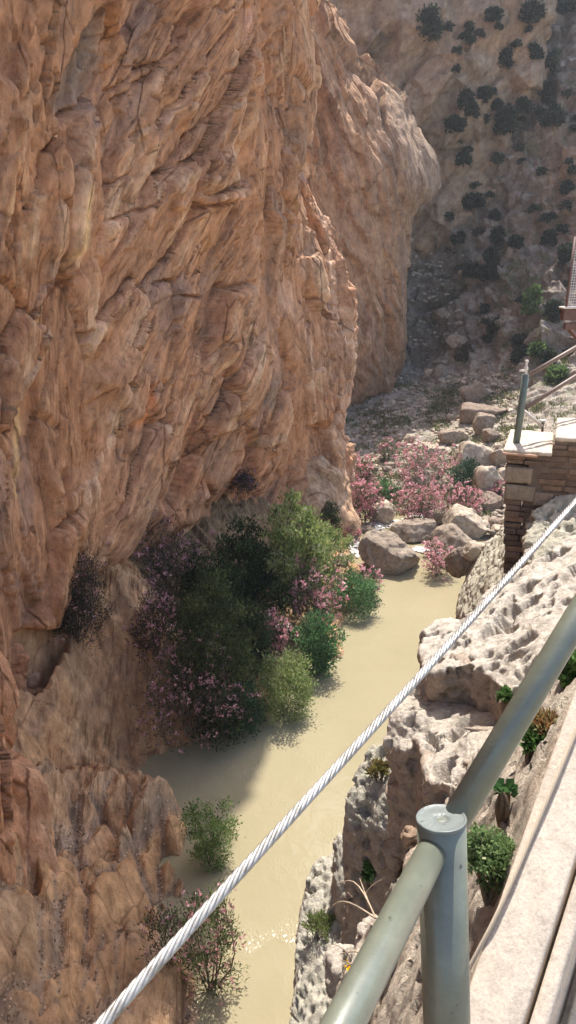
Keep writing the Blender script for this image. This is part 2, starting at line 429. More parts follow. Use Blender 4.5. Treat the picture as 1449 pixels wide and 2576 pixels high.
# broad panels: recessed or proud
for i, (pts, h) in enumerate([
    ([(300, -20), (305, 95), (270, 290), (253, 430), (252, 560), (320, 545), (440, 440), (480, 340), (430, 200), (500, 60), (520, -20)], -.55),
    ([(60, 480), (115, 345), (180, 300), (280, 228), (260, 430), (250, 560), (200, 640), (90, 640)], .35),
    ([(470, 512), (560, 505), (600, 470), (560, 380), (500, 400)], .7),
    ([(300, 860), (330, 770), (400, 715), (500, 745), (500, 900), (420, 1040), (330, 1060), (240, 960)], .45),
    ([(530, 830), (560, 800), (575, 850), (580, 1040), (545, 1060), (560, 950)], .35),
    ([(585, 860), (650, 850), (700, 940), (620, 1060), (590, 1010)], .35),
    ([(170, 300), (180, 200), (230, 120), (240, 20), (290, 15), (290, 120), (260, 260), (230, 270)], -.5),
    ([(380, 1280), (470, 1100), (620, 1080), (690, 1150), (660, 1260), (540, 1290)], -.6)]):
    D += blur(blur(poly_in(pts, 10, i), 2, 0), 2, 1) * h
D -= 2.6 * blur(blur(poly_in([(50, 1590), (160, 1560), (185, 1610), (130, 1700), (60, 1720)], 8, 60), 2, 0), 2, 1)
# quieter where nothing is seen and at the sunlit nose foot
W = Wb + Wn * D[..., None]
W = lerp(W, blur(blur(W, 1, 0), 1, 1), .12)
# ---- albedo
zz = STR; big = fbm(Wb / 7, 3, 131); med = fbm(Wb / 2.2, 4, 132)
col = np.ones(Wb.shape) * np.array([.43, .262, .158])
col = mixc(col, (.36, .245, .165), sstep(.0, .5, big))
col = mixc(col, (.52, .31, .17), sstep(.05, .5, -big + .3 * zz))
col = mixc(col, (.58, .44, .30), .8 * sstep(.62, .9, TINT + zz * .55))
col = mixc(col, (.31, .225, .175), .75 * sstep(.36, .18, TINT + zz * .35))
col = mixc(col, (.60, .47, .33), .55 * sstep(.22, .5, zz))
col = mixc(col, (.27, .19, .145), .6 * sstep(.2, .45, -zz))
col = mixc(col, (.26, .22, .19), .5 * m_right * sstep(.0, .35, fbm(np.stack([wa / 1.6, wz / 9, wo / 3], -1), 3, 140)))
col = mixc(col, (.48, .25, .12), .4 * sstep(.1, .4, fbm(Wb / 4, 3, 141)))
col *= (1 + .25 * med)[..., None]
def stain_or_sun(pts, w, c, k=.8, wob=9, seed=0):
    global col
    s, _ = stroke(pts, w, .6, wob, 40 + seed); col = mixc(col, c, s * k)
def patchc(pts, c, k=.7, wob=14, seed=0):
    global col
    col = mixc(col, c, blur(blur(poly_in(pts, wob, 50 + seed), 2, 0), 2, 1) * k * (1 + .8 * med))
cream, yel, grey, ora = (.66, .50, .33), (.62, .46, .24), (.21, .19, .165), (.50, .21, .085)
stain_or_sun([(150, 325), (163, 450), (182, 500), (165, 640)], 9, cream, .85)
stain_or_sun([(75, 480), (62, 640)], 12, (.55, .43, .30), .6)
stain_or_sun([(302, 95), (285, 230), (262, 330)], 8, cream, .8); stain_or_sun([(268, 340), (252, 450), (250, 560)], 5, (.7, .58, .42), .8)
stain_or_sun([(190, 470), (168, 620), (125, 780), (88, 860), (80, 950), (66, 1140), (50, 1250)], 9, yel, .8)
stain_or_sun([(75, 50), (70, 150), (80, 300)], 9, (.58, .36, .2), .6)
stain_or_sun([(20, 250), (18, 400), (10, 560)], 8, cream, .6)
stain_or_sun([(440, 240), (455, 280), (440, 310)], 10, (.58, .41, .29), .8)
stain_or_sun([(595, 0), (590, 60), (580, 160)], 12, cream, .6); stain_or_sun([(640, 30), (620, 110)], 14, (.58, .38, .28), .6)
stain_or_sun([(690, 1100), (620, 1160)], 16, (.5, .42, .3), .4)
stain_or_sun([(800, 300), (780, 420), (800, 480)], 16, (.56, .42, .31), .6); stain_or_sun([(850, 420), (880, 560), (900, 700)], 10, (.56, .42, .31), .5)
stain_or_sun([(650, 470), (640, 560), (655, 700), (640, 820)], 14, (.55, .37, .25), .5)
stain_or_sun([(700, 600), (730, 760), (770, 900)], 18, (.54, .41, .31), .5)
patchc([(170, 300), (180, 200), (230, 120), (240, 20), (290, 15), (285, 120), (260, 220), (230, 270)], grey, .75)
patchc([(345, 100), (370, 0), (450, 0), (420, 60), (380, 110)], (.2, .16, .16), .6)
patchc([(360, 1090), (355, 1000), (365, 965), (378, 960), (376, 1060)], ora, .85)
patchc([(460, 1080), (500, 1020), (540, 1030), (560, 1240), (470, 1260)], (.46, .24, .12), .6)
patchc([(650, 1010), (700, 930), (730, 940), (690, 1040)], (.24, .21, .17), .7)
patchc([(700, 230), (760, 330), (760, 420), (720, 380)], (.25, .2, .17), .5)
patchc([(130, 1000), (180, 900), (240, 1100), (220, 1180), (140, 1150)], (.42, .23, .12), .5)
patchc([(630, 1080), (680, 1180), (640, 1290), (580, 1240)], (.46, .24, .13), .6)
patchc([(75, 790), (150, 580), (160, 690), (120, 730)], (.3, .2, .18), .6)
patchc([(0, 1400), (60, 1560), (60, 1900), (100, 2576), (0, 2576)], (.46, .28, .175), .4)
patchc([(250, 390), (340, 400), (330, 440), (300, 480), (255, 500)], (.36, .2, .11), .6)
patchc([(790, 1260), (780, 1200), (860, 1150), (890, 1240), (860, 1300)], (.52, .40, .28), .9)  # foot of the nose painted paler where the sun strikes it
stain_or_sun([(795, 510), (825, 600), (850, 720), (862, 820), (875, 900), (862, 1000), (862, 1100)], 16, (.55, .42, .31), .8)  # sunlit edge of the nose painted as a pale stripe into the rock colour
col = np.clip(col * np.array([1.22, 1.04, .955]), .04, .8)
def set_reg(me, reg):
    at = me.color_attributes.new('Reg', 'FLOAT_COLOR', 'POINT'); c = np.ones((len(me.vertices), 4), np.float32); c[:, :3] = np.asarray(reg).reshape(-1, 3); at.data.foreach_set('color', c.ravel())
me = mesh_np('cliff_wall', W, grid_faces(*W.shape[:2])[:, ::1], True, col)
set_reg(me, np.stack([m_left, m_mid, m_right], -1))
cliff = link('cliff_face', me, M_cliff); tag(cliff, kind='structure')
# ------------------------------------------------------------------ second buttress, behind the nose
M_far = bedded_mat('far_limestone', 20, [(112, 0)], .7, .7, (.7, .9, 1.3), .6)
def rock_cols(P, sd, base, light, dark, sc=1.0):
    c = np.ones(P.shape) * np.array(base)
    c = mixc(c, light, .8 * sstep(.05, .4, fbm(P / (6 * sc), 4, sd)))
    c = mixc(c, dark, .8 * sstep(.05, .4, fbm(P / (5 * sc), 4, sd + 1)))
    return c * (1 + .3 * fbm(P / (1.5 * sc), 3, sd + 2))[..., None]
lvb = [-1.5, 1.5, 4, 12, 21, 27.5, 31.5, 34.5, 37.5, 41, 45, 50, 56]
cornX = {-1.5: 8.2, 1.5: 9.5, 4: 15.0, 12: 16.6, 21: 16.6, 27.5: 16.9, 31.5: 20.2, 34.5: 19.5, 37.5: 17.6, 41: 15.2, 45: 10.6, 50: 7.2, 56: 2.0}
rows = []
for z in lvb:
    c = cornX[z]; back = max(0, z - 30) * .14; ov = 5.0 * float(sstep(8, -1, np.array(z)))
    rows.append([np.array([-14, 92 + back, z]), np.array([-2, 97 + back, z]), np.array([c * .45, 101 + back + ov, z]), np.array([c * .78, 105 + back + ov, z]),
                 np.array([c - .8, 108.6 + back + ov, z]), np.array([c, 110.5 + back + ov, z]), np.array([c - .4, 113.5 + back, z]), np.array([c - 3, 128 + back, z])])
Bb = upsample(np.array(rows), [8, 10, 30, 36, 30, 18, 14, 14, 16, 18, 18, 12], [16, 46, 50, 40, 20, 20, 16])
Bb = blur(blur(Bb, 2, 0), 2, 1); Bn = grid_normals(Bb)
ba = Bb[..., 0]; bz = Bb[..., 2]; bo = Bb[..., 1]
wp = fbm(Bb / 12, 3, 401) * 4
t, q = rot(112, ba + wp, bz + wp * .6)
f1, f2, r1, tl = voronoi(np.stack([t / 14, q / 3.2, bo / 10], -1), 402)
f1b, f2b, r2, tlb = voronoi(np.stack([t / 5, q / 1.3, bo / 5], -1), 403)
sr = fbm(np.stack([t / 12, q / .9, bo / 8], -1), 4, 404)
d = (r1 - .5) * 1.6 + tl * 1.3 + (r2 - .5) * .6 + tlb * .6 + sr * .7 + fbm(Bb / 10, 3, 405) * 2.0 + fbm(Bb / 1.5, 3, 406) * .35
edge_ok = sstep(118, 112, bo)
Bw = Bb + Bn * (d * (.35 + .65 * sstep(0, 3.0, cornX[12] - ba)) * .9)[..., None]
bc = rock_cols(Bb, 410, (.40, .28, .19), (.50, .37, .25), (.30, .225, .18), 1.6)
bc = mixc(bc, (.28, .22, .19), .65 * sstep(.02, .3, sr))
bc = mixc(bc, (.52, .39, .27), .6 * sstep(.05, .35, -sr))
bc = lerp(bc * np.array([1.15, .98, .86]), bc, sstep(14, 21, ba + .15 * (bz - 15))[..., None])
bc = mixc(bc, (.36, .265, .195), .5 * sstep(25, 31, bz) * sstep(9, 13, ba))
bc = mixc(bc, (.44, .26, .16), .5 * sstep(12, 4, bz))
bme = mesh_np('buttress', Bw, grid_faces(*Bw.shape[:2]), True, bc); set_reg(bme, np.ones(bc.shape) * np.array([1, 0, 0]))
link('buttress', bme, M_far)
tag(bpy.data.objects['buttress'], kind='structure')

# ------------------------------------------------------------------ far river bed, scree fan and hillside
# columns go across (X at the far end), rows from the river up over the hill
M_hill = bedded_mat('hillside_scree', 0, [(35, 0)], .75, .35, (.9, .9, 1.1), .15)
cols_x = [800, 900, 1000, 1100, 1200, 1300, 1400, 1560, 1800]
rows_spec = []
def rowpix(y, Ys): return [Yp(x, y, Yv) for x, Yv in zip(cols_x, Ys)]
def rowz(y, zs): return [Zp(x, y, z) for x, z in zip(cols_x, zs)]
hill = [
    rowz(1560, [-1.2, -1.2, -1.2, -1.1, -.8, .6, 1.5, 3, 4]),
    rowz(1420, [-.7, -.7, -.7, -.6, -.2, 1.0, 2.0, 3.5, 5]),
    rowz(1310, [-.5, -.5, -.3, -.25, .2, 1.2, 2.4, 4, 6]),
    rowz(1230, [.1, .2, .5, .7, 1.0, 1.9, 3.0, 5, 7]),
    rowz(1150, [.5, .6, 1.0, 1.6, 2.2, 3.2, 4.4, 6.5, 9]),
    rowpix(1060, [101, 101, 98, 96, 92, 88, 84, 80, 76]),
    rowpix(980, [111, 111, 110, 107, 102, 96, 91, 86, 80]),
    rowpix(900, [119, 119, 118, 116, 111, 103, 98, 92, 86]),
    rowpix(760, [122, 122, 122, 121, 118, 112, 107, 100, 94]),
    rowpix(600, [126, 126, 126, 125.5, 124, 120, 117, 110, 103]),
    rowpix(420, [131, 131, 130.5, 130, 128.5, 126, 123.5, 118, 111]),
    rowpix(200, [135, 135, 135, 135.5, 135, 132, 130, 126, 120]),
    rowpix(-60, [141, 141, 141, 142.5, 142, 139, 138, 134, 128]),
    [Yp(x, -60, Yv) + np.array([0, 22, 45.]) for x, Yv in zip(cols_x, [141, 141, 141, 142.5, 142, 139, 138, 134, 128])],
]
Hb = upsample(np.array(hill), [14, 26, 30, 34, 40, 40, 40, 60, 60, 60, 60, 56, 8], [24, 40, 40, 44, 44, 40, 30, 16])
Hb = blur(blur(Hb, 4, 0), 4, 1); Hn = grid_normals(Hb)
if Hn[..., 2].mean() < 0: Hn = -Hn
hx, hy, _ = proj(Hb)
up = sstep(1010, 860, hy)
wp = fbm(Hb / 14, 3, 501) * 4
t, q = rot(35, Hb[..., 0] + wp, Hb[..., 2] + wp)
f1, f2, r1, tl = voronoi(np.stack([t / 7, q / 4, Hb[..., 1] / 7], -1), 502)
f1b, f2b, r2, tlb = voronoi(Hb / 2.2 + 3, 503)
f1c, f2c, r3, tlc = voronoi(Hb / .9 + 3, 504)
big = fbm(Hb / 16, 3, 505); med = fbm(Hb / 4, 4, 506)
d = up * ((r1 - .5) * 1.7 + tl * 1.5 + big * 3.5 + med * 3.0 + ridged(Hb / 5, 3, 508) * .9) + (.2 + .8 * up) * ((r2 - .45) * 1.2 + tlb * 1.0 + sstep(.5, .1, f1c) * .3 * (r3 > .4)) \
    + sstep(1330, 1180, hy) * (med * .5 + (r3 - .5) * .35)
# far beige cliff band above the buttress
band = sstep(850, 900, hx) * sstep(1290, 1200, hx) * sstep(330 - .45 * (1260 - hx).clip(0, 400) * .35, 180, hy)
d = d + band * 3.0
# gully between buttress and hill
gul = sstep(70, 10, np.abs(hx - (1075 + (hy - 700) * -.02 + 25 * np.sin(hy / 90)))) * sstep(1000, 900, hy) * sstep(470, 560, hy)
d = d - gul * 2.2 + gul * (r3 - .5) * .3
Hw = Hb + Hn * d[..., None]
def hill_at(x, y):
    """first visible point of the hill mesh at picture position"""
    gx, gy, gz = HPX
    k = np.argmin((gx - x) ** 2 + (gy - y) ** 2 + (gz > 400) * 1e9); return Hw.reshape(-1, 3)[k], Hn.reshape(-1, 3)[k]
HPX = [a.ravel() for a in proj(Hw)]
hc = rock_cols(Hb, 510, (.33, .265, .205), (.47, .40, .32), (.23, .185, .15), 1.2)
hc = mixc(hc, (.55, .49, .41), .8 * sstep(.62, .8, r2) * sstep(.30, .1, f1b))
hc = mixc(hc, (.46, .29, .17), .7 * sstep(.1, .4, fbm(Hb / 11, 3, 515)) * up)
hc = mixc(hc, (.52, .37, .24), .75 * band * sstep(-.2, .3, fbm(Hb / 6, 3, 516)))
hc = mixc(hc, (.27, .205, .15), .75 * gul)  # gully scree darkened, its shade put into the colour
hc = mixc(hc, (.46, .29, .17), .8 * sstep(1330, 1420, hx) * sstep(330, 420, hy) * sstep(640, 540, hy))
scree = sstep(1180, 1080, hy) * sstep(850, 930, hy)
hc = mixc(hc, (.50, .43, .34), .7 * scree); hc = mixc(hc, (.17, .19, .085), .45 * sstep(.05, .3, fbm(Hb / 2.2, 4, 517)) * sstep(920, 1000, hy) * sstep(1300, 1200, hy))
hc = mixc(hc, (.15, .17, .08), .5 * sstep(.1, .35, fbm(Hb / 3, 4, 518)) * up)
ff = grid_faces(*Hw.shape[:2])
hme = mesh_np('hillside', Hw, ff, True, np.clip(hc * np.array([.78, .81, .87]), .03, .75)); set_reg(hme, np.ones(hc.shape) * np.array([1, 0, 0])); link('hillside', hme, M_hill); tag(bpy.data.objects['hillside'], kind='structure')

# ------------------------------------------------------------------ beige cliff over the gully, behind the buttress
rows = []
for z, xr, bk in [(20, 19, 5.0), (24, 22.5, 1.5), (28, 27, .3), (33, 31, -.6), (38, 33.5, -1.5), (44, 35.5, -2.0), (52, 37, -2.0), (62, 38, 0), (74, 38, 6)]:
    rows.append([np.array([2, 127 + bk, z]), np.array([8, 126.5 + bk, z]), np.array([lerp(8, xr, .4), 125.6 + bk, z]), np.array([lerp(8, xr, .75), 126 + bk, z]), np.array([xr - .8, 127.5 + bk, z]), np.array([xr, 130 + bk, z]), np.array([xr - .5, 138 + bk, z]), np.array([xr - 3, 150 + bk, z])])
Fb = upsample(np.array(rows), [14, 16, 20, 22, 24, 30, 12, 6], [14, 34, 40, 30, 16, 16, 6]); Fb = blur(blur(Fb, 2, 0), 2, 1); Fn = grid_normals(Fb)
wp = fbm(Fb / 9, 3, 551) * 3; t, q = rot(60, Fb[..., 0] + wp, Fb[..., 2] + wp)
_, _, r1, tl = voronoi(np.stack([t / 9, q / 4, Fb[..., 1] / 8], -1), 552); _, _, r2, tlb = voronoi(Fb / 2.6, 553)
d = (r1 - .5) * 2.2 + tl * 2.0 + (r2 - .5) * .7 + tlb * .7 + fbm(Fb / 7, 4, 554) * 2.2
Fw = Fb + Fn * d[..., None]; fcol = rock_cols(Fb, 560, (.45, .335, .23), (.52, .42, .31), (.33, .25, .18), 1.2); fcol = mixc(fcol, (.52, .33, .19), .6 * sstep(.05, .35, fbm(Fb / 6, 3, 565)))
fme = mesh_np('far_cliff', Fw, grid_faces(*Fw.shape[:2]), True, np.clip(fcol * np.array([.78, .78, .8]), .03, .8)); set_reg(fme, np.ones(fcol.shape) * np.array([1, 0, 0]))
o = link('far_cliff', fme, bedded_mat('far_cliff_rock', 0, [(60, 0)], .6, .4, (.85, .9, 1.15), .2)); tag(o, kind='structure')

# ------------------------------------------------------------------ left bank: slab foot, clefts, ledges down to the water
M_bank = bedded_mat('bank_limestone', 12, [(80, 0)], 1.0, .6)
wl = [(505, 2590), (498, 2480), (470, 2400), (488, 2300), (490, 2250), (430, 2165), (484, 2105), (455, 2035), (350, 1945), (356, 1912), (478, 1866), (560, 1835), (640, 1825), (700, 1775), (770, 1690), (850, 1655), (865, 1560), (935, 1510), (930, 1440), (880, 1380), (868, 1310)]
bp = []; bv = []
def bank_pt(p, z=None):
    bp.append(p[:2]); bv.append(p[2] if z is None else z)
for x, y in wl: bank_pt(Zp(x, y, 0.0))
for x, y in wl:
    p = Zp(x, y, 0.0); bank_pt(p + np.array([1.3, -.2, 0]), -1.3)
for x, y, z in [(430, 2065, 1.5), (395, 1975, 1.7), (290, 1945, 2.4), (255, 1965, 2.6), (200, 2080, 3.0), (130, 1920, 3.6), (90, 2100, 4.6), (110, 2350, 4.4), (140, 2560, 4.0),
                (350, 2000, 1.9), (410, 2120, 1.4), (340, 2110, 1.5), (300, 2200, 2.2), (260, 2350, 2.5), (400, 2250, .9), (440, 2230, .8), (330, 2330, 1.8), (200, 2300, 3.2), (220, 2540, 3.0), (340, 2500, 1.6), (420, 2480, .9), (420, 2560, .8), (450, 2380, .4),
                (60, 2200, 5.2), (40, 2450, 5.5)]:
    bank_pt(Zp(x, y, z))
for x, y, Y in [(320, 1452, 36.2), (345, 1500, 35.9), (400, 1555, 35.3), (440, 1620, 34.3), (445, 1700, 33.4), (455, 1790, 32.8), (230, 1520, 34.6), (300, 1640, 33.6), (220, 1750, 30.6), (350, 1760, 32.2), (120, 1800, 28.4), (260, 1860, 30.2), (150, 1890, 28.0), (380, 1850, 31.4), (80, 1860, 27.0), (340, 1890, 30.9)]:
    bank_pt(Yp(x, y, Y))
# recess behind the slab and the planted bank below the wall
for X, Y, z in [(-4.2, 35.5, 1.0), (-5.4, 38, 2.2), (-7.5, 40.5, 4.6), (-3.2, 39, 1.0), (-2.0, 43, 1.0), (-4.5, 44, 3.4), (-.5, 47, 1.0), (-2.8, 49, 3.4), (1.2, 51, .9), (-.8, 54, 3.2), (2.5, 56, .9), (1.2, 60, 3.0), (4, 62, .8), (-9, 45, 6), (-6, 52, 6), (-3, 60, 6)]:
    bp.append((X, Y)); bv.append(z)
gx = np.arange(-13, 9, .085); gy = np.concatenate([np.arange(9, 40, .085), np.arange(40, 72, .14)])
GX, GY = np.meshgrid(gx, gy); Qp = np.stack([GX.ravel(), GY.ravel()], 1)
GZ = rbf(bp, np.array(bv), Qp, .05).reshape(GX.shape)
GZ = np.clip(GZ, -2.0, 9)
G3 = np.stack([GX, GY, GZ], -1)
# bedding: steep plates striking away from the viewer
u = GX * .97 - GY * .22; v = GX * .22 + GY * .97
wv = fbm(G3 / 3, 3, 601) * .7
dry = sstep(-.25, .5, GZ)
slab = sstep(27.2, 28.6, GY - .25 * GX) * sstep(-1.5, -4, GX)
a1, a2, r1, tl = voronoi(np.stack([(u + wv) / 1.25, v / 7.0, GZ * 0], -1), 602)
b1, b2, r2, tlb = voronoi(np.stack([(u + wv) / .9 + 2, v / 2.4, GZ * 0 + 3], -1), 603)
c1, c2, r3, tlc = voronoi(np.stack([u / .3, v / .8, GZ / .5], -1), 604)
cleft = sstep(.14, .0, a2 - a1)
low = (1 - slab) * sstep(30, 28, GY - .25 * GX)
d = low * ((r1 - .5) * .85 + tl * .8 - cleft * .5 + (r2 - .5) * .34 + tlb * .34) * dry
d = blur(blur(d, 1, 0), 1, 1) * 1.15 + low * dry * (.42 * sstep(.0, .5, a2 - a1) - .25)
gpx, gpy, gpz = proj(G3)
def line_near(pts, w, sd):
    nx = gpx + 9 * noise3(G3 / .5, sd) + 8 * noise3(G3 / 1.5, sd + 1); ny = gpy + 9 * noise3(G3 / .5, sd + 2); best = np.full(gpx.shape, 1e9)
    for (x0, y0), (x1, y1) in zip(pts[:-1], pts[1:]):
        dx, dy = x1 - x0, y1 - y0; tt = np.clip(((nx - x0) * dx + (ny - y0) * dy) / (dx * dx + dy * dy), 0, 1); best = np.minimum(best, np.hypot(nx - x0 - tt * dx, ny - y0 - tt * dy))
    return sstep(w, w * .25, best) * (gpz > 5)
for k_, (pts, w_, dp) in enumerate([([(58, 1986), (70, 2103), (94, 2259), (101, 2415), (105, 2560)], 9, 1.0), ([(179, 1970), (183, 2083), (211, 2220), (218, 2298), (207, 2396), (218, 2435), (187, 2532)], 9, .8),
      ([(234, 2005), (273, 2060), (328, 2095), (351, 2154), (374, 2212), (413, 2267)], 10, .7), ([(78, 1892), (156, 1927), (250, 1927), (289, 1931), (324, 1959)], 8, .6), ([(324, 1959), (320, 2064), (324, 2091)], 8, .6),
      ([(304, 2270), (340, 2290), (372, 2284)], 16, .8), ([(130, 2050), (140, 2250), (150, 2420), (140, 2560)], 6, .4), ([(260, 2330), (235, 2450), (260, 2560)], 6, .4), ([(300, 2320), (290, 2440), (330, 2560)], 5, .35)]):
    k__ = line_near(pts, w_, 640 + 5 * k_); d -= blur(blur(k__, 1, 0), 1, 1) * dp * 1.2; cleft = np.maximum(cleft, k__)
d += (r3 - .5) * .10 * dry + tlc * .12 * dry + fbm(G3 / 1.2, 4, 605) * .28
def in_poly(pts, x, y):
    ins = np.zeros(x.shape, bool); n = len(pts)
    for i in range(n):
        (x0, y0), (x1, y1) = pts[i], pts[(i + 1) % n]
        ins ^= ((y0 > y) != (y1 > y)) & (x < (x1 - x0) * (y - y0) / ((y1 - y0) if y1 != y0 else 1e-9) + x0)
    return ins
# dark cave between the foreground foot and the slab
cave = in_poly([(20, 1600), (165, 1565), (160, 1600), (118, 1680), (80, 1715), (20, 1710)], gpx + 10 * noise3(G3 / .6, 690), gpy + 10 * noise3(G3 / .6, 691)) & (gpz > 5)
d -= 3.2 * blur(blur(cave.astype(float), 2, 0), 2, 1)
# slab: shallow ribs running down it
su = GX * .75 + GY * .66; sv = -GX * .66 + GY * .75
d += slab * (fbm(np.stack([su / .55, sv / 4, GZ / 5], -1), 4, 606) * .75 + ridged(np.stack([su / .8 + wv, sv / 4, GZ * 0], -1), 3, 607) * .22)
GW = G3.copy(); GW[..., 2] += d
GW[..., 0] += fbm(G3 / .9, 2, 608) * .12
gc = np.ones(G3.shape) * np.array([.45, .29, .18])
gc = mixc(gc, (.53, .38, .25), .7 * sstep(.0, .4, fbm(G3 / 2, 4, 611)))
gc = mixc(gc, (.32, .22, .16), .7 * sstep(.0, .35, fbm(np.stack([u / .6, v / 4, GZ], -1), 4, 612)))
gc = mixc(gc, (.34, .26, .19), .6 * sstep(.55, .9, r1) * low); gc = mixc(gc, (.50, .31, .17), .6 * sstep(.35, .1, r1))
gc = mixc(gc, (.27, .22, .19), .85 * cleft * low * sstep(.3, .6, r2 + .3))
gc = mixc(gc, (.24, .19, .14), .7 * sstep(.25, -.05, GW[..., 2]))
gc = mixc(gc, (.55, .42, .28), .5 * slab * sstep(.1, .4, fbm(np.stack([su / .4, sv / 4, GZ], -1), 4, 613)))
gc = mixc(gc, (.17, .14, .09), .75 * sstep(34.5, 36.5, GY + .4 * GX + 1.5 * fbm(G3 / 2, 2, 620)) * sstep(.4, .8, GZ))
gc *= (1 + .3 * fbm(G3 / .5, 3, 614))[..., None]; gc = gc * lerp(.95, 1.0, low)[..., None] * np.array([1.10, 1.0, .88])
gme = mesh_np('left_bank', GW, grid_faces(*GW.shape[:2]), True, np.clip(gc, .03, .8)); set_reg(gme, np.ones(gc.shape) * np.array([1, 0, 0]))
link('left_bank', gme, M_bank); tag(bpy.data.objects['left_bank'], kind='structure')

# ------------------------------------------------------------------ river
mw, nt, b = newmat('muddy_water'); L = nt.links
tc = N(nt, 'ShaderNodeTexCoord')
n1 = N(nt, 'ShaderNodeTexNoise', Scale=.12, Detail=4.0, Roughness=.6); L.new(tc.outputs['Object'], n1.inputs['Vector'])
r1 = ramp(nt, [(.35, (.285, .245, .15)), (.65, (.32, .275, .172))]); L.new(n1.outputs['Fac'], r1.inputs[0]); L.new(r1.outputs[0], b.inputs['Base Color'])
b.inputs['Roughness'].default_value = .04; b.inputs['IOR'].default_value = 1.33
mp = N(nt, 'ShaderNodeMapping'); mp.inputs['Rotation'].default_value = (0, 0, R(-20)); mp.inputs['Scale'].default_value = (1.0, .7, 1); L.new(tc.outputs['Object'], mp.inputs['Vector'])
n2 = N(nt, 'ShaderNodeTexNoise', Scale=2.4, Detail=3.0, Roughness=.55, Distortion=.4); L.new(mp.outputs[0], n2.inputs['Vector'])
n3 = N(nt, 'ShaderNodeTexNoise', Scale=9.0, Detail=2.0, Roughness=.5); L.new(mp.outputs[0], n3.inputs['Vector'])
n4 = N(nt, 'ShaderNodeTexNoise', Scale=.45, Detail=2.0); L.new(tc.outputs['Object'], n4.inputs['Vector'])
r4 = ramp(nt, [(.50, (.03,) * 3), (.65, (1, 1, 1))]); L.new(n4.outputs['Fac'], r4.inputs[0])
mu = N(nt, 'ShaderNodeMath', operation='MULTIPLY'); L.new(n3.outputs['Fac'], mu.inputs[0]); L.new(r4.outputs[0], mu.inputs[1])
b1 = N(nt, 'ShaderNodeBump', Strength=.22, Distance=.10); L.new(n2.outputs['Fac'], b1.inputs['Height'])
b2 = N(nt, 'ShaderNodeBump', Strength=.55, Distance=.068); L.new(mu.outputs[0], b2.inputs['Height']); L.new(b1.outputs[0], b2.inputs['Normal'])
L.new(b2.outputs[0], b.inputs['Normal'])
wx = np.linspace(-40, 60, 60); wy = np.linspace(-30, 112, 80); WX, WY = np.meshgrid(wx, wy)
link('river_water', mesh_np('river_water', np.stack([WX, WY, 0 * WX], -1), grid_faces(80, 60)), mw); tag(bpy.data.objects['river_water'], kind='structure')
M_bed = rock_mat('river_bed', attr=False, base=(.3, .24, .16), scale=.3)
link('ground', mesh_np('ground', np.array([[-600, -600, -2.6], [600, -600, -2.6], [600, 600, -2.6], [-600, 600, -2.6]]), np.array([[0, 1, 2, 3]])), M_bed); tag(bpy.data.objects['ground'], kind='structure')
# ------------------------------------------------------------------ railing, cable, kerb
def tube_np(pts, rad, seg=24, cap=True, radii=None):
    P = np.asarray(pts, float); n = len(P)
    T = np.gradient(P, axis=0); T /= np.linalg.norm(T, axis=1, keepdims=True)
    up = np.array([0, 0, 1.]) if abs(T[0, 2]) < .9 else np.array([1., 0, 0])
    V = []; 
    a = np.cross(T[0], up); a /= np.linalg.norm(a)
    for i in range(n):
        a = a - T[i] * (a @ T[i]); a /= np.linalg.norm(a); b = np.cross(T[i], a)
        th = np.arange(seg) / seg * 2 * math.pi; r = rad if radii is None else radii[i]
        V.append(P[i] + r * (np.cos(th)[:, None] * a + np.sin(th)[:, None] * b))
    V = np.concatenate(V); Fq = []
    k = np.arange(seg); k2 = (k + 1) % seg
    for i in range(n - 1):
        Fq.append(np.stack([i * seg + k, i * seg + k2, (i + 1) * seg + k2, (i + 1) * seg + k], 1))
    Fq = np.concatenate(Fq); faces = [Fq]
    if cap: faces.append(np.array([k[::-1], (n - 1) * seg + k]))
    return V, faces
def join_np(parts):
    V = []; F4 = {}; o = 0
    for v, fs in parts:
        V.append(v)
        for f in (fs if isinstance(fs, list) else [fs]):
            F4.setdefault(f.shape[1], []).append(f + o)
        o += len(v)
    return np.concatenate(V), [np.concatenate(f) for f in F4.values()]
def paint_mat(name, base, rough=.32, peel=.25, scale=160, coat=0.0):
    m, nt, b = newmat(name); L = nt.links
    tc = N(nt, 'ShaderNodeTexCoord')
    n = N(nt, 'ShaderNodeTexNoise', Scale=scale, Detail=3.0, Roughness=.6); L.new(tc.outputs['Object'], n.inputs['Vector'])
    n2 = N(nt, 'ShaderNodeTexNoise', Scale=14.0, Detail=6.0, Roughness=.65); L.new(tc.outputs['Object'], n2.inputs['Vector'])
    r = ramp(nt, [(.3, tuple(c * .8 for c in base)), (.5, base), (.75, tuple(c * 1.25 for c in base))]); L.new(n2.outputs['Fac'], r.inputs[0])
    n4 = N(nt, 'ShaderNodeTexNoise', Scale=38.0, Detail=2.0); L.new(tc.outputs['Object'], n4.inputs['Vector'])
    rr = ramp(nt, [(.72, (0, 0, 0)), (.76, (1, 1, 1))]); L.new(n4.outputs['Fac'], rr.inputs[0])
    mx = N(nt, 'ShaderNodeMix', data_type='RGBA'); L.new(rr.outputs[0], mx.inputs[0]); L.new(r.outputs[0], mx.inputs[6]); mx.inputs[7].default_value = (base[0] * .35, base[1] * .33, base[2] * .3, 1)
    L.new(mx.outputs[2], b.inputs['Base Color']); b.inputs['Roughness'].default_value = rough
    b.inputs['Specular IOR Level'].default_value = .5; b.inputs['Coat Weight'].default_value = coat; b.inputs['Coat Roughness'].default_value = .24; b.inputs['Coat IOR'].default_value = 1.7
    bp = N(nt, 'ShaderNodeBump', Strength=peel, Distance=.0012); L.new(n.outputs['Fac'], bp.inputs['Height']); L.new(bp.outputs[0], b.inputs['Normal'])
    return m
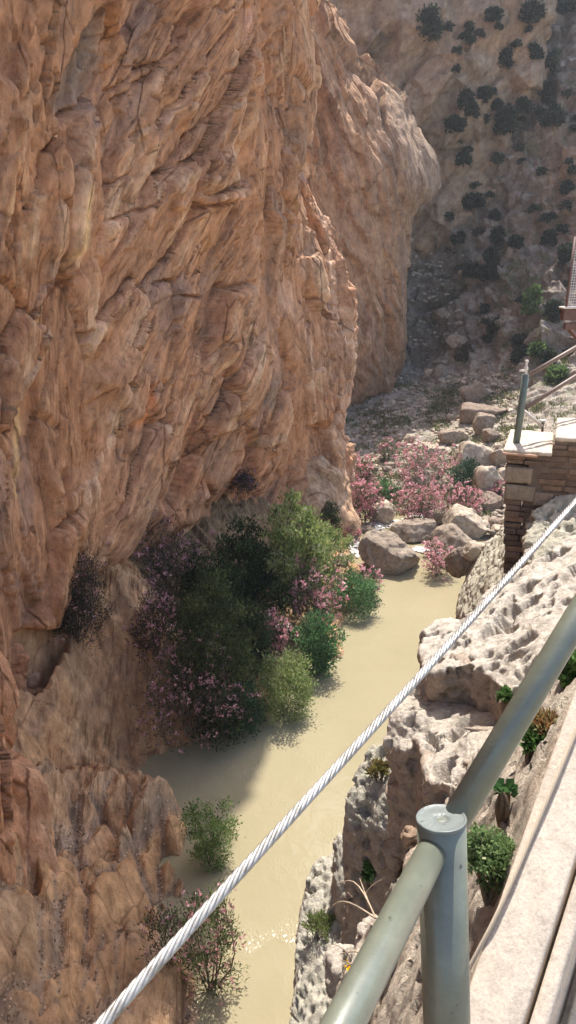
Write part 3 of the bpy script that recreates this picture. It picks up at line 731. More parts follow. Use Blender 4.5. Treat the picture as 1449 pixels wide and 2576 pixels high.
M_paint = paint_mat('grey_green_paint', (.155, .17, .130), .38, .4, 170, .5)
PT = Cz(1110, 2060, 1.40); PB = Cz(1124, 2576, 1.475); pdir = (PB - PT) / np.linalg.norm(PB - PT)
PBASE = PT + pdir * 1.14
rl = empty('handrail', PBASE); tag(rl, 'grey green painted steel handrail with a capped post, beside the concrete kerb', 'handrail')
rp = .0445
v, f = tube_np([PT + pdir * .0015, PT + pdir * .5, PBASE], rp, 64)
child(link('post', mesh_np('post', v, f), M_paint), rl)
# cap: disc with raised weld ring and a dimple
def lathe(prof, seg, origin, axis):
    ax = np.array(axis); a = np.cross(ax, [0, 1., 0]); a /= np.linalg.norm(a); b = np.cross(ax, a)
    th = np.arange(seg) / seg * 2 * math.pi; V = []
    for r, h in prof: V.append(np.array(origin) + ax * h + r * (np.cos(th)[:, None] * a + np.sin(th)[:, None] * b))
    V = np.concatenate(V); k = np.arange(seg); k2 = (k + 1) % seg
    Fq = np.concatenate([np.stack([i * seg + k, i * seg + k2, (i + 1) * seg + k2, (i + 1) * seg + k], 1) for i in range(len(prof) - 1)])
    return V, Fq
upv = -pdir
prof = [(.0448, -.004), (.0458, -.0005), (.0452, .0022), (.043, .0030), (.0412, .0016), (.0395, .0011), (.03, .0014), (.02, .0012), (.0115, .0008), (.0095, -.0014), (.006, -.0018), (.0004, -.0018)]
v, f = lathe(prof, 96, PT, upv)
hh = fbm(v * 160, 3, 7) * .0011 + fbm(v * 45, 2, 8) * .0009
v = v + upv * hh[:, None]
M_cap = paint_mat('cap_paint', (.15, .17, .16), .42, .6, 260)
child(link('cap', mesh_np('cap', v, f), M_cap), rl)
def rail(pts, name='rail'):
    v, f = tube_np(pts, .0272, 48); return child(link(name, mesh_np(name, v, f), M_paint), rl)
A0, A1 = Cz(1098, 2120, 1.405), Cz(864, 2576, 1.03)
rail([A0 + (A0 - A1) * -.0, A1, A1 + (A1 - A0) * .9])
B0, B1 = Cz(1116, 2112, 1.415), Cz(1449, 1558, 1.60)
rail([B0, B1, B1 + (B1 - B0) * 3.2])

# safety cable: seven laid strands
mc, nt, b = newmat('steel_cable'); b.inputs['Base Color'].default_value = (.42, .41, .39, 1); b.inputs['Metallic'].default_value = .55; b.inputs['Roughness'].default_value = .42
nz_ = N(nt, 'ShaderNodeTexNoise', Scale=30.0, Detail=5.0, Roughness=.7); tc_ = N(nt, 'ShaderNodeTexCoord'); nt.links.new(tc_.outputs['Object'], nz_.inputs['Vector'])
rz_ = ramp(nt, [(.32, (.20, .17, .14)), (.5, (.40, .39, .37)), (.7, (.50, .49, .47))]); nt.links.new(nz_.outputs['Fac'], rz_.inputs[0]); nt.links.new(rz_.outputs[0], b.inputs['Base Color'])
def wire_rope(name, pts, R0, pitch, strands=6, mat=mc, seg=8):
    P = np.asarray(pts, float); L_ = np.concatenate([[0], np.cumsum(np.linalg.norm(np.diff(P, axis=0), axis=1))])
    n = int(L_[-1] / (pitch / 14)) + 2; s = np.linspace(0, L_[-1], n)
    C = pchip(L_, P, s); T = np.gradient(C, axis=0); T /= np.linalg.norm(T, axis=1, keepdims=True)
    a = np.cross(T, [0, 0, 1.]); a /= np.linalg.norm(a, axis=1, keepdims=True); b_ = np.cross(T, a)
    rs = R0 * .36; parts = [tube_np(C, R0 * .5, 8)]
    for k in range(strands):
        th = -s / pitch * 2 * math.pi + k * 2 * math.pi / strands
        c = C + (R0 - rs) * (np.cos(th)[:, None] * a + np.sin(th)[:, None] * b_)
        parts.append(tube_np(c, rs, seg))
    v, f = join_np(parts); return link(name, mesh_np(name, v, f), mat)
K0, K1 = Cz(257, 2576, .60), Cz(1424, 1288, 1.40)
o = wire_rope('safety_cable', [K0 + (K0 - K1) * .35, K0, (K0 + K1) / 2 - np.array([0, 0, .004]), K1, K1 + (K1 - K0) * 1.5], .0055, .066)
tag(o, 'thick twisted steel cable stretched diagonally above the river, clear of the rail', 'cable')

# concrete kerb that climbs with the stairs
M_conc = rock_mat('concrete', scale=9, attr=False, base=(.60, .515, .42), bump=.5, dist=.006, fleck=(.78, 1.12))
E0, E1 = Cz(1189, 2453, 2.22), Cz(1413, 1824, 2.62)
kd = (E1 - E0); kl = np.linalg.norm(kd); kd /= kl
lat = np.cross(kd, [0, 0, 1.]); lat /= np.linalg.norm(lat)      # to the right
kup = np.cross(lat, kd)
def beam(o0, d, l, u, s0, s1, w0, w1, h0, h1, ns=60, sd=0, chip=.006):
    """box s0..s1 along d, w0..w1 along l, h0..h1 along u, rounded and weathered edges"""
    bev = .009
    prof = [(w0, h0), (w0, h1 - bev), (w0 + bev * .35, h1 - bev * .35), (w0 + bev, h1), (lerp(w0, w1, .35), h1), (lerp(w0, w1, .65), h1), (w1 - bev, h1), (w1 - bev * .35, h1 - bev * .35), (w1, h1 - bev), (w1, lerp(h0, h1, .5)), (w1, h0)]
    ss = np.linspace(s0, s1, ns); V = np.array([[o0 + d * s + l * a + u * c for a, c in prof] for s in ss])
    nn = fbm(V * 14, 3, 900 + sd) * chip + fbm(V * 3, 2, 901 + sd) * chip * 1.6
    V = V + (u + .4 * l) * nn[..., None]
    n = len(prof); f = grid_faces(ns, n)
    ends = np.array([list(range(n)), list(range((ns - 1) * n, ns * n))[::-1]])
    return V.reshape(-1, 3), [f, ends]
kb = empty('kerb', E0 + lat * .1); tag(kb, 'long pale concrete kerb running up the right edge behind the handrail post', 'kerb')
v, f = join_np([beam(E0, kd, lat, kup, -1.6, 5.0, 0, .163, -.26, 0, 90)])
child(link('outer_course', mesh_np('outer_course', v, f, True), M_conc), kb)
v, f = join_np([beam(E0, kd, lat, kup, -1.6, 5.0, .176, .222, -.26, -.006, 90, 3)])
child(link('inner_course', mesh_np('inner_course', v, f, True), M_conc), kb)
v, f = join_np([beam(E0, kd, lat, kup, -1.6, 5.0, .245, .9, -.30, -.17, 60, 5)])
o = link('walkway', mesh_np('walkway', v, f, True), M_conc); tag(o, 'concrete walkway slab in the lower right corner, inside the kerb', 'walkway')
# thin wire rope lying along the kerb's outer edge
mr, nt, b = newmat('weathered_rope'); b.inputs['Base Color'].default_value = (.50, .42, .32, 1); b.inputs['Roughness'].default_value = .75; b.inputs['Metallic'].default_value = .2
rope_pts = [E0 + kd * -.85 - lat * .10 - kup * .16, E0 + kd * -.40 - lat * .075 - kup * .12, E0 + kd * -.03 - lat * .03 - kup * .04, E0 + kd * .12 + lat * .002 + kup * .010, E0 + kd * .45 + lat * .03 + kup * .0115, E0 + kd * 1.0 + lat * .06 + kup * .0115, E0 + kd * 2.2 + lat * .07 + kup * .012]
o = wire_rope('wire_rope', rope_pts, .0066, .06, 6, mr, 6); tag(o, 'thin twisted wire rope lying along the outer edge of the concrete kerb', 'rope')
# ------------------------------------------------------------------ picking points on the terrain built so far
SURF = []
def add_surf(P):
    P = P.reshape(-1, 3); x, y, z = proj(P); k = (z > .5) & (x > -60) & (x < 1560) & (y > -80) & (y < 2700); SURF.append((P[k], x[k], y[k], z[k]))
for A in (W, Bw, Hw, GW, Fw): add_surf(A)
def hit(x, y, r=6, only=None):
    best = None
    for i, (P, sx, sy, sz) in enumerate(SURF):
        if only is not None and i not in only: continue
        k = np.nonzero((np.abs(sx - x) < r) & (np.abs(sy - y) < r))[0]
        if len(k):
            j = k[np.argmin(sz[k])]
            if best is None or sz[j] < best[1]: best = (P[j], sz[j])
    wtr = None
    if raydir(x, y)[2] < -.05:
        wtr = Zp(x, y, 0.); wz_ = proj(wtr)[2]
        if best is None or wz_ < best[1]: return wtr
    return hit(x, y, r * 2, only) if best is None and r < 60 else (best[0].copy() if best is not None else Cz(x, y, 60))

# ------------------------------------------------------------------ right bank under the walkway
M_pale = rock_mat('pale_limestone', scale=5.0, bump=.9, dist=.05, fleck=(.66, 1.24))
rp_ = []
for x, y, zc in [(1189, 2453, 2.30), (1413, 1824, 2.72), (1300, 2140, 2.52), (1150, 2576, 2.25), (1240, 2080, 2.85), (1180, 2300, 2.7), (1100, 2560, 2.75), (1000, 2560, 3.3), (1000, 2400, 3.8), (920, 2330, 4.7), (1340, 1860, 3.4),
                 (1400, 1740, 3.9), (860, 2560, 5.4), (930, 2480, 4.4), (1330, 1950, 3.0), (1449, 1640, 4.8), (1060, 2200, 4.4), (1120, 2080, 4.4), (1200, 1980, 4.3), (1449, 1760, 2.9)]:
    p = Cz(x, y, zc); rp_.append(p)
for X, Y, z in [(1.2, .3, 19.9), (2.2, 3, 20.1), (3.2, 4.5, 20.0), (4.5, 6, 19.6), (.4, 7, 14), (1.0, 8.5, 13), (0.3, 4.4, 16.4), (-.1, 3.4, 16.5), (3, 8.2, 17.0), (5, 9, 18.2), (2.6, 10, 14.6), (4, 12, 15.4), (6, 12, 17.2), (8, 12, 18.5), (.6, 12, 7), (2.2, 14, 8), (4.6, 15, 12.5), (8, 16, 15)]:
    rp_.append(np.array([X, Y, z]))
rp_ = np.array(rp_)
gx = np.concatenate([np.arange(-.6, 2.6, .016), np.arange(2.6, 8.5, .05)]); gy = np.concatenate([np.arange(.2, 6.5, .016), np.arange(6.5, 15.5, .05)]); RX, RY = np.meshgrid(gx, gy)
RZ = rbf(rp_[:, :2], rp_[:, 2], np.stack([RX.ravel(), RY.ravel()], 1), .02).reshape(RX.shape)
# cut off to the river
edge = (RX - np.interp(RY, [0, 2.5, 4, 5, 8, 11, 16], [-.5, -.2, .35, .85, 1.75, 2.5, 4.0]))
RZ = RZ - 14 * sstep(.1, -.5, edge)
hd = kd[:2] / np.linalg.norm(kd[:2]); sk = (RX - E0[0]) * hd[0] + (RY - E0[1]) * hd[1]; ll = -(RX - E0[0]) * hd[1] + (RY - E0[1]) * hd[0]   # + = outside the kerb
zk = E0[2] + sk * kd[2] / np.linalg.norm(kd[:2])
lim = np.where(ll > -.02, zk - .05 - .38 * np.clip(ll, 0, .7), zk - 1.8)
RZ = np.where((sk > -1.8) & (sk < 4.6) & (ll < 1.2), np.minimum(RZ, lim), RZ)
R3 = np.stack([RX, RY, RZ], -1)
f1, f2, r1, tl = voronoi(R3 / .55, 701); g1, g2, r2, tl2 = voronoi(R3 / .2, 702)
h1, h2, r4, _ = voronoi(R3 / .075, 706)
d = (r1 - .5) * .16 + tl * .14 + (r2 - .5) * .14 + tl2 * .12 + fbm(R3 / .25, 5, 703) * .20 - sstep(.12, 0, g2 - g1) * .05 - sstep(.12, 0, f2 - f1) * .09 - sstep(.45, .2, h1) * .03 * (r4 > .5)
n1, n2, r5, tl5 = voronoi(R3 / .13, 741); m1_, m2_, r6, tl6 = voronoi(R3 / .045, 742)
dn = (r5 - .5) * .07 + tl5 * .06 + (r6 - .5) * .022 + tl6 * .02 + fbm(R3 / .07, 4, 743) * .035 - sstep(.12, 0, n2 - n1) * .03
kf = sstep(.25, .9, ll); d = (kf * d + (1 - kf) * dn) * sstep(-.02, .06, ll)
RW = R3 + np.array([-.15, -.08, .8]) * d[..., None]
rc = rock_cols(R3, 710, (.62, .53, .43), (.70, .62, .52), (.46, .36, .27), .08)
rc = mixc(rc, (.44, .31, .22), .4 * sstep(.1, .4, fbm(R3 / .3, 3, 714)))
link('right_bank', mesh_np('right_bank', RW, grid_faces(*RW.shape[:2]), True, np.clip(rc, .03, .8)), M_pale); tag(bpy.data.objects['right_bank'], kind='structure')
add_surf(RW)

# ------------------------------------------------------------------ big pitted blocks of the right bank
def edges_np(me):
    e = np.empty(len(me.edges) * 2, np.int32); me.edges.foreach_get('vertices', e); return e.reshape(-1, 2)
def relax(V, e, it, k=.5):
    n = len(V); deg = np.bincount(e.ravel(), minlength=n)[:, None]
    for _ in range(it):
        s = np.stack([np.bincount(e[:, 0], V[e[:, 1], c], n) + np.bincount(e[:, 1], V[e[:, 0], c], n) for c in range(3)], 1)
        V = V + k * (s / np.maximum(deg, 1) - V)
    return V
def remeshed(V, faces, voxel):
    me = bpy.data.meshes.new('tmp'); me.from_pydata([tuple(v) for v in V], [], [tuple(f) for f in faces]); me.update()
    o = bpy.data.objects.new('tmp', me); COL.objects.link(o)
    md = o.modifiers.new('r', 'REMESH'); md.mode = 'VOXEL'; md.voxel_size = voxel; md.adaptivity = 0
    dg = bpy.context.evaluated_depsgraph_get(); dg.update(); ev = o.evaluated_get(dg); m2 = ev.to_mesh()
    n = len(m2.vertices); v = np.empty(n * 3, np.float32); m2.vertices.foreach_get('co', v); v = v.reshape(-1, 3).astype(float)
    q = np.empty(len(m2.polygons) * 4, np.int32)
    if len(m2.loops) == len(m2.polygons) * 4: m2.loops.foreach_get('vertex_index', q); q = q.reshape(-1, 4)
    else: q = np.array([list(p.vertices)[:4] if len(p.vertices) >= 4 else list(p.vertices) + [p.vertices[-1]] for p in m2.polygons])
    e = edges_np(m2); ev.to_mesh_clear(); bpy.data.objects.remove(o); bpy.data.meshes.remove(me)
    return v, q, e
def block(name, top, drop, voxel, pits, color, seed, label, cat='rock', spread=.0, flat=(1, 1, .7), amp=1.0, rnd=14, group=None, mat=None):
    T = np.array(top); n = len(T); c = T.mean(0)
    Bt = c + (T - c) * (1 + spread) + np.array(drop)
    # orientation: top faces up
    nrm = sum(np.cross(T[i] - c, T[(i + 1) % n] - c) for i in range(n))
    idx = list(range(n)) if nrm[2] > 0 else list(range(n))[::-1]
    V = np.concatenate([T, Bt, [c], [c + np.array(drop)]]); fs = []
    for a, b in zip(idx, idx[1:] + idx[:1]):
        fs += [(a, b, 2 * n), (b, a, a + n), (b, a + n, b + n), (b + n, a + n, 2 * n + 1)]
    v, q, e = remeshed(V, fs, voxel)
    v = relax(v, e, rnd)
    nn = mesh_normals(v, q)
    ps, pd, fine = pits          # pit spacing, depth, roughness
    up = sstep(-.1, .5, nn[:, 2])
    w = v + np.stack([fbm(v / (ps * 1.4), 2, seed + k) for k in (1, 2, 3)], 1) * ps * .55
    ang = .55; rx = (w[:, 0] * math.cos(ang) + w[:, 1] * math.sin(ang)) / 1.5; ry = -w[:, 0] * math.sin(ang) + w[:, 1] * math.cos(ang)
    pw = np.stack([rx, ry, w[:, 2]], 1)
    f1, f2, r, _ = voronoi(pw / ps, seed); g1, g2, s, _ = voronoi(pw / (ps * .42) + 7, seed + 5); h1, h2, s3, _ = voronoi(v / (ps * .16), seed + 8)
    f1e = f1 + .14 * fbm(v / (ps * .25), 3, seed + 12)
    region = sstep(-.25, .15, fbm(v / (ps * 3.2), 2, seed + 13))
    D = -pd * 2.0 * sstep(.46, .33, f1e) * (r > .38) * (.5 + .9 * r) * (.35 + .65 * region)
    D = D - pd * .8 * sstep(.46, .30, g1) * (s > .42) * (.4 + .6 * up)
    stp = fbm(v * np.array([1, 1, 2.2]) / .6, 4, seed + 30) * 6
    D = D - fine * .6 * sstep(.4, .1, h1) * (s3 > .5)
    D = D + fine * 2.2 * fbm(v * np.array([1, 1, 2.6]) / (ps * .42), 5, seed + 9, .62) + .015 * (np.floor(stp) + sstep(.72, 1., stp - np.floor(stp))) + amp * .05 * fbm(v / .8, 3, seed + 10) + fine * 2.0 * ridged(v * np.array([1, 1, 3.]) / (ps * 1.1), 2, seed + 14)
    v = v + nn * D[:, None]
    c0 = np.ones((len(v), 3)) * np.array(color[0])
    c0 = mixc(c0, color[1], sstep(.0, .35, fbm(v / .45, 4, seed + 20))); c0 = mixc(c0, color[2], .75 * sstep(.05, .4, fbm(v / .22, 4, seed + 21)))
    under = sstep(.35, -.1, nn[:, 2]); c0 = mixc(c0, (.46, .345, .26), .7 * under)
    o = link(name, mesh_np(name, v, q, True, np.clip(c0, .03, .8)), mat or M_pale); tag(o, label, cat, group)
    add_surf(v); return o
CREAM = ((.59, .525, .445), (.66, .60, .52), (.40, .345, .28)); LICH = ((.52, .49, .405), (.62, .58, .49), (.27, .25, .20)); SPECK = ((.58, .54, .43), (.66, .62, .51), (.26, .24, .18))
blk = 'pitted blocks of the right bank'
block('rock', [Zp(1058, 1640, 18.25), Zp(1062, 1600, 18.2), Zp(1100, 1570, 18.2), Zp(1175, 1545, 18.2), Zp(1240, 1480, 18.3), Zp(1300, 1425, 18.4), Zp(1400, 1370, 18.7), Zp(1530, 1290, 18.9), Zp(1560, 1560, 19.2), Zp(1450, 1690, 19.1), Zp(1350, 1745, 18.95), Zp(1285, 1760, 18.8), Zp(1235, 1700, 18.65), Zp(1170, 1672, 18.5), Zp(1110, 1690, 18.4), Zp(1075, 1700, 18.3)],
      (.15, .25, -1.15), .02, (.36, .19, .016), CREAM, 801, 'largest cream pitted rock slab, below the brick pier and behind the handrail', spread=-.1, rnd=5, group=blk)
block('rock', [Zp(985, 1800, 17.9), Zp(1010, 1740, 17.8), Zp(1070, 1695, 17.8), Zp(1160, 1680, 17.85), Zp(1230, 1715, 18.0), Zp(1275, 1775, 18.2), Zp(1375, 1900, 18.75), Zp(1340, 1950, 18.7), Zp(1210, 1990, 18.4), Zp(1080, 1960, 18.1), Zp(1050, 1850, 18.0), Zp(1020, 1890, 17.8), Zp(975, 1870, 17.7)],
      (.1, .25, -1.5), .017, (.30, .16, .014), CREAM, 821, 'cream pitted rock ledge right above the handrail post cap', spread=-.06, rnd=5, group=blk)
block('rock', [Zp(908, 1915, 16.4), Zp(935, 1868, 16.5), Zp(975, 1865, 16.6), Zp(1050, 1850, 16.8), Zp(1045, 1960, 16.7), Zp(1010, 2010, 16.5), Zp(1000, 2090, 16.2), Zp(930, 2088, 16.0), Zp(884, 2082, 15.9), Zp(868, 2030, 16.0), Zp(886, 1970, 16.2)],
      (.02, .45, -11), .028, (.17, .06, .016), LICH, 841, 'grey lichen covered rock with a dark hollow face, dropping to the river', spread=.06, rnd=6, group=blk)
block('rock', [Zp(842, 2110, 13.2), Zp(872, 2080, 13.4), Zp(884, 2200, 13.2), Zp(876, 2280, 12.9), Zp(846, 2250, 12.8)], (0, .3, -9), .04, (.15, .05, .014), LICH, 846, 'narrow dark rock rib between two lichen covered blocks at the water', spread=.1, rnd=6, group=blk)
block('rock', [Zp(772, 2200, 12.2), Zp(800, 2160, 12.3), Zp(856, 2130, 12.5), Zp(872, 2300, 12.4), Zp(858, 2460, 12.2), Zp(880, 2720, 12.0), Zp(726, 2720, 11.5), Zp(742, 2480, 11.7), Zp(752, 2330, 11.9)],
      (-.05, .3, -11), .034, (.19, .075, .018), LICH, 851, 'lowest grey lichen covered rock column at the water beside the lower rail', spread=.06, rnd=6, group=blk)
block('rock', [Zp(1150, 1545, 13.6), Zp(1160, 1480, 13.8), Zp(1185, 1420, 14.1), Zp(1262, 1325, 15.6), Zp(1292, 1330, 16.6), Zp(1290, 1420, 16.9), Zp(1240, 1490, 16.2), Zp(1220, 1560, 15.2)],
      (.3, .6, -5.5), .05, (.17, .055, .02), SPECK, 861, 'grey green speckled rock slope left of the foot of the brick pier', spread=.1, rnd=6, group=blk)
block('rock', [Yp(1322, 1408, 8.9), Yp(1326, 1330, 9.4), Yp(1336, 1284, 9.6), Yp(1381, 1254, 9.7), Yp(1449, 1188, 10.1), Yp(1540, 1115, 10.5), Yp(1580, 1280, 9.3), Yp(1449, 1348, 8.9), Yp(1345, 1415, 8.6)],
      (.1, .3, -1.6), .03, (.13, .045, .014), SPECK, 871, 'speckled honeycomb rock leaning against the brick pier', spread=.0, rnd=8, group=blk)
# small stones and fallen blocks under the railing
for i, (x, y, z, w, h, lab) in enumerate([(950, 2330, 17.3, 55, 50, 'pale rounded stone under the lower rail, topmost of the two'), (880, 2420, 16.9, 60, 55, 'pale rounded stone under the lower rail, beside the yellow flower'), (1010, 2480, 18.4, 80, 95, 'brown angular stone wedged between the lower rail and the post'),
                              (1270, 1890, 19.0, 70, 60, 'brown shaded stone behind the rail, below the cream ledge'), (1040, 2090, 17.6, 28, 60, 'small beige stone just left of the handrail post cap'), (960, 2560, 18.2, 60, 50, 'cream stone at the bottom edge, left of the post')]):
    zc = proj(Zp(x, y, z))[2]; a = w * zc / F
    P0 = Zp(x, y, z); rr = random.Random(50 + i); pts = []
    for k in range(7):
        t_ = k / 7 * 6.283 + rr.uniform(-.3, .3); pts.append(P0 + np.array([math.cos(t_) * a * rr.uniform(.7, 1.1), math.sin(t_) * a * rr.uniform(.6, 1.0), rr.uniform(-.1, .1) * a]))
    block('stone', pts, (0, 0, -a * 1.3), max(.012, a / 18), (.12, .03, .008), CREAM if 'pale' in lab or 'cream' in lab else ((.42, .30, .215), (.5, .38, .28), (.3, .22, .16)), 880 + i * 3, lab, 'stone', spread=.3, rnd=6, group='stones below the handrail')

# ------------------------------------------------------------------ boulders in the river and on the far bank
M_boul = rock_mat('river_boulder', scale=1.2, bump=.6, dist=.08, fleck=(.62, 1.3))
def ico(n):
    bm = bmesh.new(); bmesh.ops.create_icosphere(bm, subdivisions=n, radius=1); v = np.array([x.co[:] for x in bm.verts]); f = np.array([[a.index for a in p.verts] for p in bm.faces]); bm.free(); return v, f
ICO = {n: ico(n) for n in (1, 2, 3, 4, 5, 6)}
def boulder_mesh(n, seed, size, cuts=9, rough=.12, boxy=.5):
    v, f = ICO[n]; v = v.copy(); rs = np.random.RandomState(seed)
    p = 2 + 4 * boxy; v = v / (np.sum(np.abs(v) ** p, 1) ** (1 / p))[:, None]
    for k in range(cuts):
        d = rs.normal(size=3); d /= np.linalg.norm(d); h = rs.uniform(.62, .95)
        e = v @ d - h; v = v - np.where(e > 0, e * .92, 0)[:, None] * d
    v = v * np.array(size)
    nn = mesh_normals(v, f); s = float(np.mean(size))
    q1, q2, r, tl = voronoi(v / (s * .5) + seed, seed); D = (r - .5) * rough * s * .6 + tl * rough * s * .5 + fbm(v / (s * .45) + seed, 4, seed) * rough * s * .9 + fbm(v / (s * .1), 3, seed + 3) * rough * s * .22
    return v + nn * D[:, None], f
def boulder(x, ybase, w, h, label, seed, tilt=(0, 0), rz=0, depth=.9, colr=((.26, .205, .158), (.40, .33, .255), (.17, .135, .105)), n=5, boxy=.45, z0=None, sink=.25, rough=.12, group='boulders in and beside the river', name='boulder', flat=None, cuts=9):
    P = hit(x, ybase) if z0 is None else Zp(x, ybase, z0)
    zc = proj(P)[2]; sw = w * zc / F / 2; sh = h * zc / F / 2 * 1.02
    v, f = boulder_mesh(n, seed, (sw, sw * depth, sh * (1 + sink)), rough=rough, boxy=boxy, cuts=cuts)
    M = np.array((Matrix.Rotation(R(rz), 3, 'Z') @ Matrix.Rotation(R(tilt[1]), 3, 'Y') @ Matrix.Rotation(R(tilt[0]), 3, 'X')))
    v = v @ M.T
    nn = mesh_normals(v, f)
    c = np.ones((len(v), 3)) * np.array(colr[0]); c = mixc(c, colr[1], .9 * sstep(-.1, .4, fbm(v / (sw * .7), 4, seed + 5)) * sstep(-.3, .4, nn[:, 2])); c = mixc(c, colr[2], .8 * sstep(.05, .4, fbm(v / (sw * .4), 4, seed + 6)))
    wet = sstep(.12, -.05, (v[:, 2] + sh * (1 - sink)) / max(sh, .01)) if P[2] < .3 else np.zeros(len(v)); c = mixc(c, (.13, .10, .075), wet * .8)
    o = link(name, mesh_np(name, v, f, True, np.clip(c, .03, .8)), M_boul); o.location = P + np.array([0, sw * depth * .7, sh * (1 - sink)])
    tag(o, label, 'boulder' if name == 'boulder' else name, group); return o
PALE = ((.42, .345, .265), (.54, .465, .37), (.29, .23, .17)); DARK = ((.25, .19, .145), (.34, .27, .21), (.16, .125, .10)); PINK = ((.30, .235, .18), (.41, .335, .26), (.20, .16, .125))
BL = [
 (985, 1443, 158, 92, 'largest dome shaped boulder in the river, at its far end', 1, dict(depth=.75, boxy=.3, n=6, tilt=(8, 4))),
 (1050, 1366, 118, 44, 'long low boulder behind the largest dome shaped boulder', 2, dict(depth=.7, boxy=.8, tilt=(0, -4))),
 (1165, 1443, 96, 74, 'peaked dark boulder right of the oleander standing in the water', 3, dict(tilt=(10, 18), boxy=.2)),
 (1140, 1388, 100, 52, 'slanting boulder between the long low one and the peaked dark one', 4, dict(tilt=(12, -20), boxy=.5)),
 (1172, 1352, 104, 60, 'pale angular boulder leaning to the right above the peaked dark one', 5, dict(tilt=(14, 26), boxy=.6, colr=PALE)),
 (881, 1345, 50, 38, 'yellowish topped boulder below the sunlit foot of the cliff', 6, dict(colr=PALE)),
 (966, 1318, 74, 48, 'pale wedge shaped boulder beside the foaming water left of the oleanders', 7, dict(tilt=(0, -18), colr=PALE)),
 (1118, 1318, 84, 42, 'pale boulder below the gap between two front oleanders', 8, dict(tilt=(6, -14), colr=PALE)),
 (1238, 1282, 62, 44, 'dark rounded boulder near the left side of the brick pier', 9, dict(colr=DARK)),
 (1193, 1180, 92, 62, 'large flat sided pale block sloping down to the right on the rubble', 10, dict(tilt=(20, 22), boxy=.95, colr=PALE, cuts=5)),
 (1254, 1168, 56, 40, 'smaller pale slab sloping right, next to the brick pier', 11, dict(tilt=(14, 28), boxy=.95, colr=PALE, cuts=5)),
 (1228, 1256, 84, 88, 'big rough pale boulder between the dark green bush and the pier', 12, dict(colr=PALE, tilt=(10, 8))),
 (1216, 1052, 116, 34, 'wide flat grey slab lying like a roof on other blocks', 13, dict(boxy=1.0, colr=DARK, depth=.6, cuts=3, tilt=(10, 2), rough=.07)),
 (1220, 1090, 56, 50, 'tapering block propping up the wide flat slab', 14, dict(boxy=.7, tilt=(0, 14), colr=PINK)),
 (1196, 1016, 58, 56, 'tilted square block behind the wide flat slab', 15, dict(boxy=.9, tilt=(10, -35), colr=PINK, cuts=4)),
 (1128, 1118, 52, 38, 'grey brown boulder on the sunlit rubble above the oleanders', 16, dict(colr=PINK)),
 (1096, 1140, 60, 22, 'low light stone slab on the rubble above the large oleander', 17, dict(colr=PALE, boxy=.8)),
 (1160, 1106, 40, 30, 'small rounded boulder between rubble and the flat sided pale block', 18, dict(colr=PALE)),
 (1118, 812, 66, 36, 'rounded boulder high in the shaded gully', 19, dict(colr=PINK)),
 (1146, 872, 44, 34, 'light tilted block in the shaded gully', 20, dict(colr=PALE, boxy=.9, tilt=(0, -40))),
 (1060, 1222, 80, 40, 'brown smooth boulder under the large upper oleander', 22, dict(colr=PINK, boxy=.4)),
 (1208, 1336, 66, 24, 'flat stone at the rapids left of the speckled slope', 23, dict(colr=PALE, boxy=.7)),
 (1196, 1398, 60, 34, 'low pale boulder touching the speckled rock slope', 24, dict(colr=PALE)),
 (948, 1298, 46, 22, 'dark wet rock at the foot of the left front oleander', 25, dict(colr=DARK)),
 (866, 1416, 44, 20, 'dark wet rock left of the largest dome shaped boulder', 26, dict(colr=DARK)),
 (1186, 1300, 70, 40, 'brown boulder under the right front oleander', 27, dict(colr=PINK, tilt=(0, 20))),
 (1240, 1320, 40, 18, 'small dark rock in the foam near the pier', 28, dict(colr=DARK)),
 (925, 1262, 64, 44, 'rock in the shade under the left oleanders, by the cliff foot', 29, dict(colr=DARK)),
 (985, 1250, 60, 36, 'shaded rock below the fern green bush', 30, dict(colr=DARK)),
 (1052, 1255, 46, 26, 'grey rock between the upper and the front oleander', 31, dict(colr=PINK)),
 (1100, 1232, 40, 26, 'small rock right of the brown smooth boulder', 32, dict(colr=PINK)),
 (1030, 1108, 30, 18, 'small pale stone on the green scree', 33, dict(colr=PALE, n=4)),
 (1240, 1106, 44, 30, 'dark boulder in the shade right of the propping block', 34, dict(colr=DARK)),
 (1268, 1215, 40, 40, 'pale stone touching the brick pier above the small oleander', 35, dict(colr=PALE)),
 (1075, 945, 26, 18, 'pale stone at the foot of the shaded gully', 36, dict(colr=PALE, n=4)),
 (1098, 942, 40, 26, 'grey stone on the scree where the shade begins', 37, dict(colr=PINK, n=4)),
 (1165, 900, 44, 34, 'dark reddish rock low in the shaded gully', 38, dict(colr=DARK, n=4)),
 (1090, 1300, 44, 24, 'wet rock in the rapids between the front oleanders', 39, dict(colr=DARK)),
 (925, 1340, 40, 12, 'flat black rock skimming the water in front of the rapids', 40, dict(colr=DARK, boxy=.7)),
 (78, 1726, 40, 34, 'small reddish block resting beside the dark cave on the left', 41, dict(colr=((.40, .25, .17), (.5, .34, .24), (.3, .18, .12)), boxy=.9, n=4)),
]
for x, y, w_, h_, lab, sd, kw in BL: boulder(x, y, w_, h_, lab, sd, rz=random.Random(sd).uniform(-20, 20), **kw)

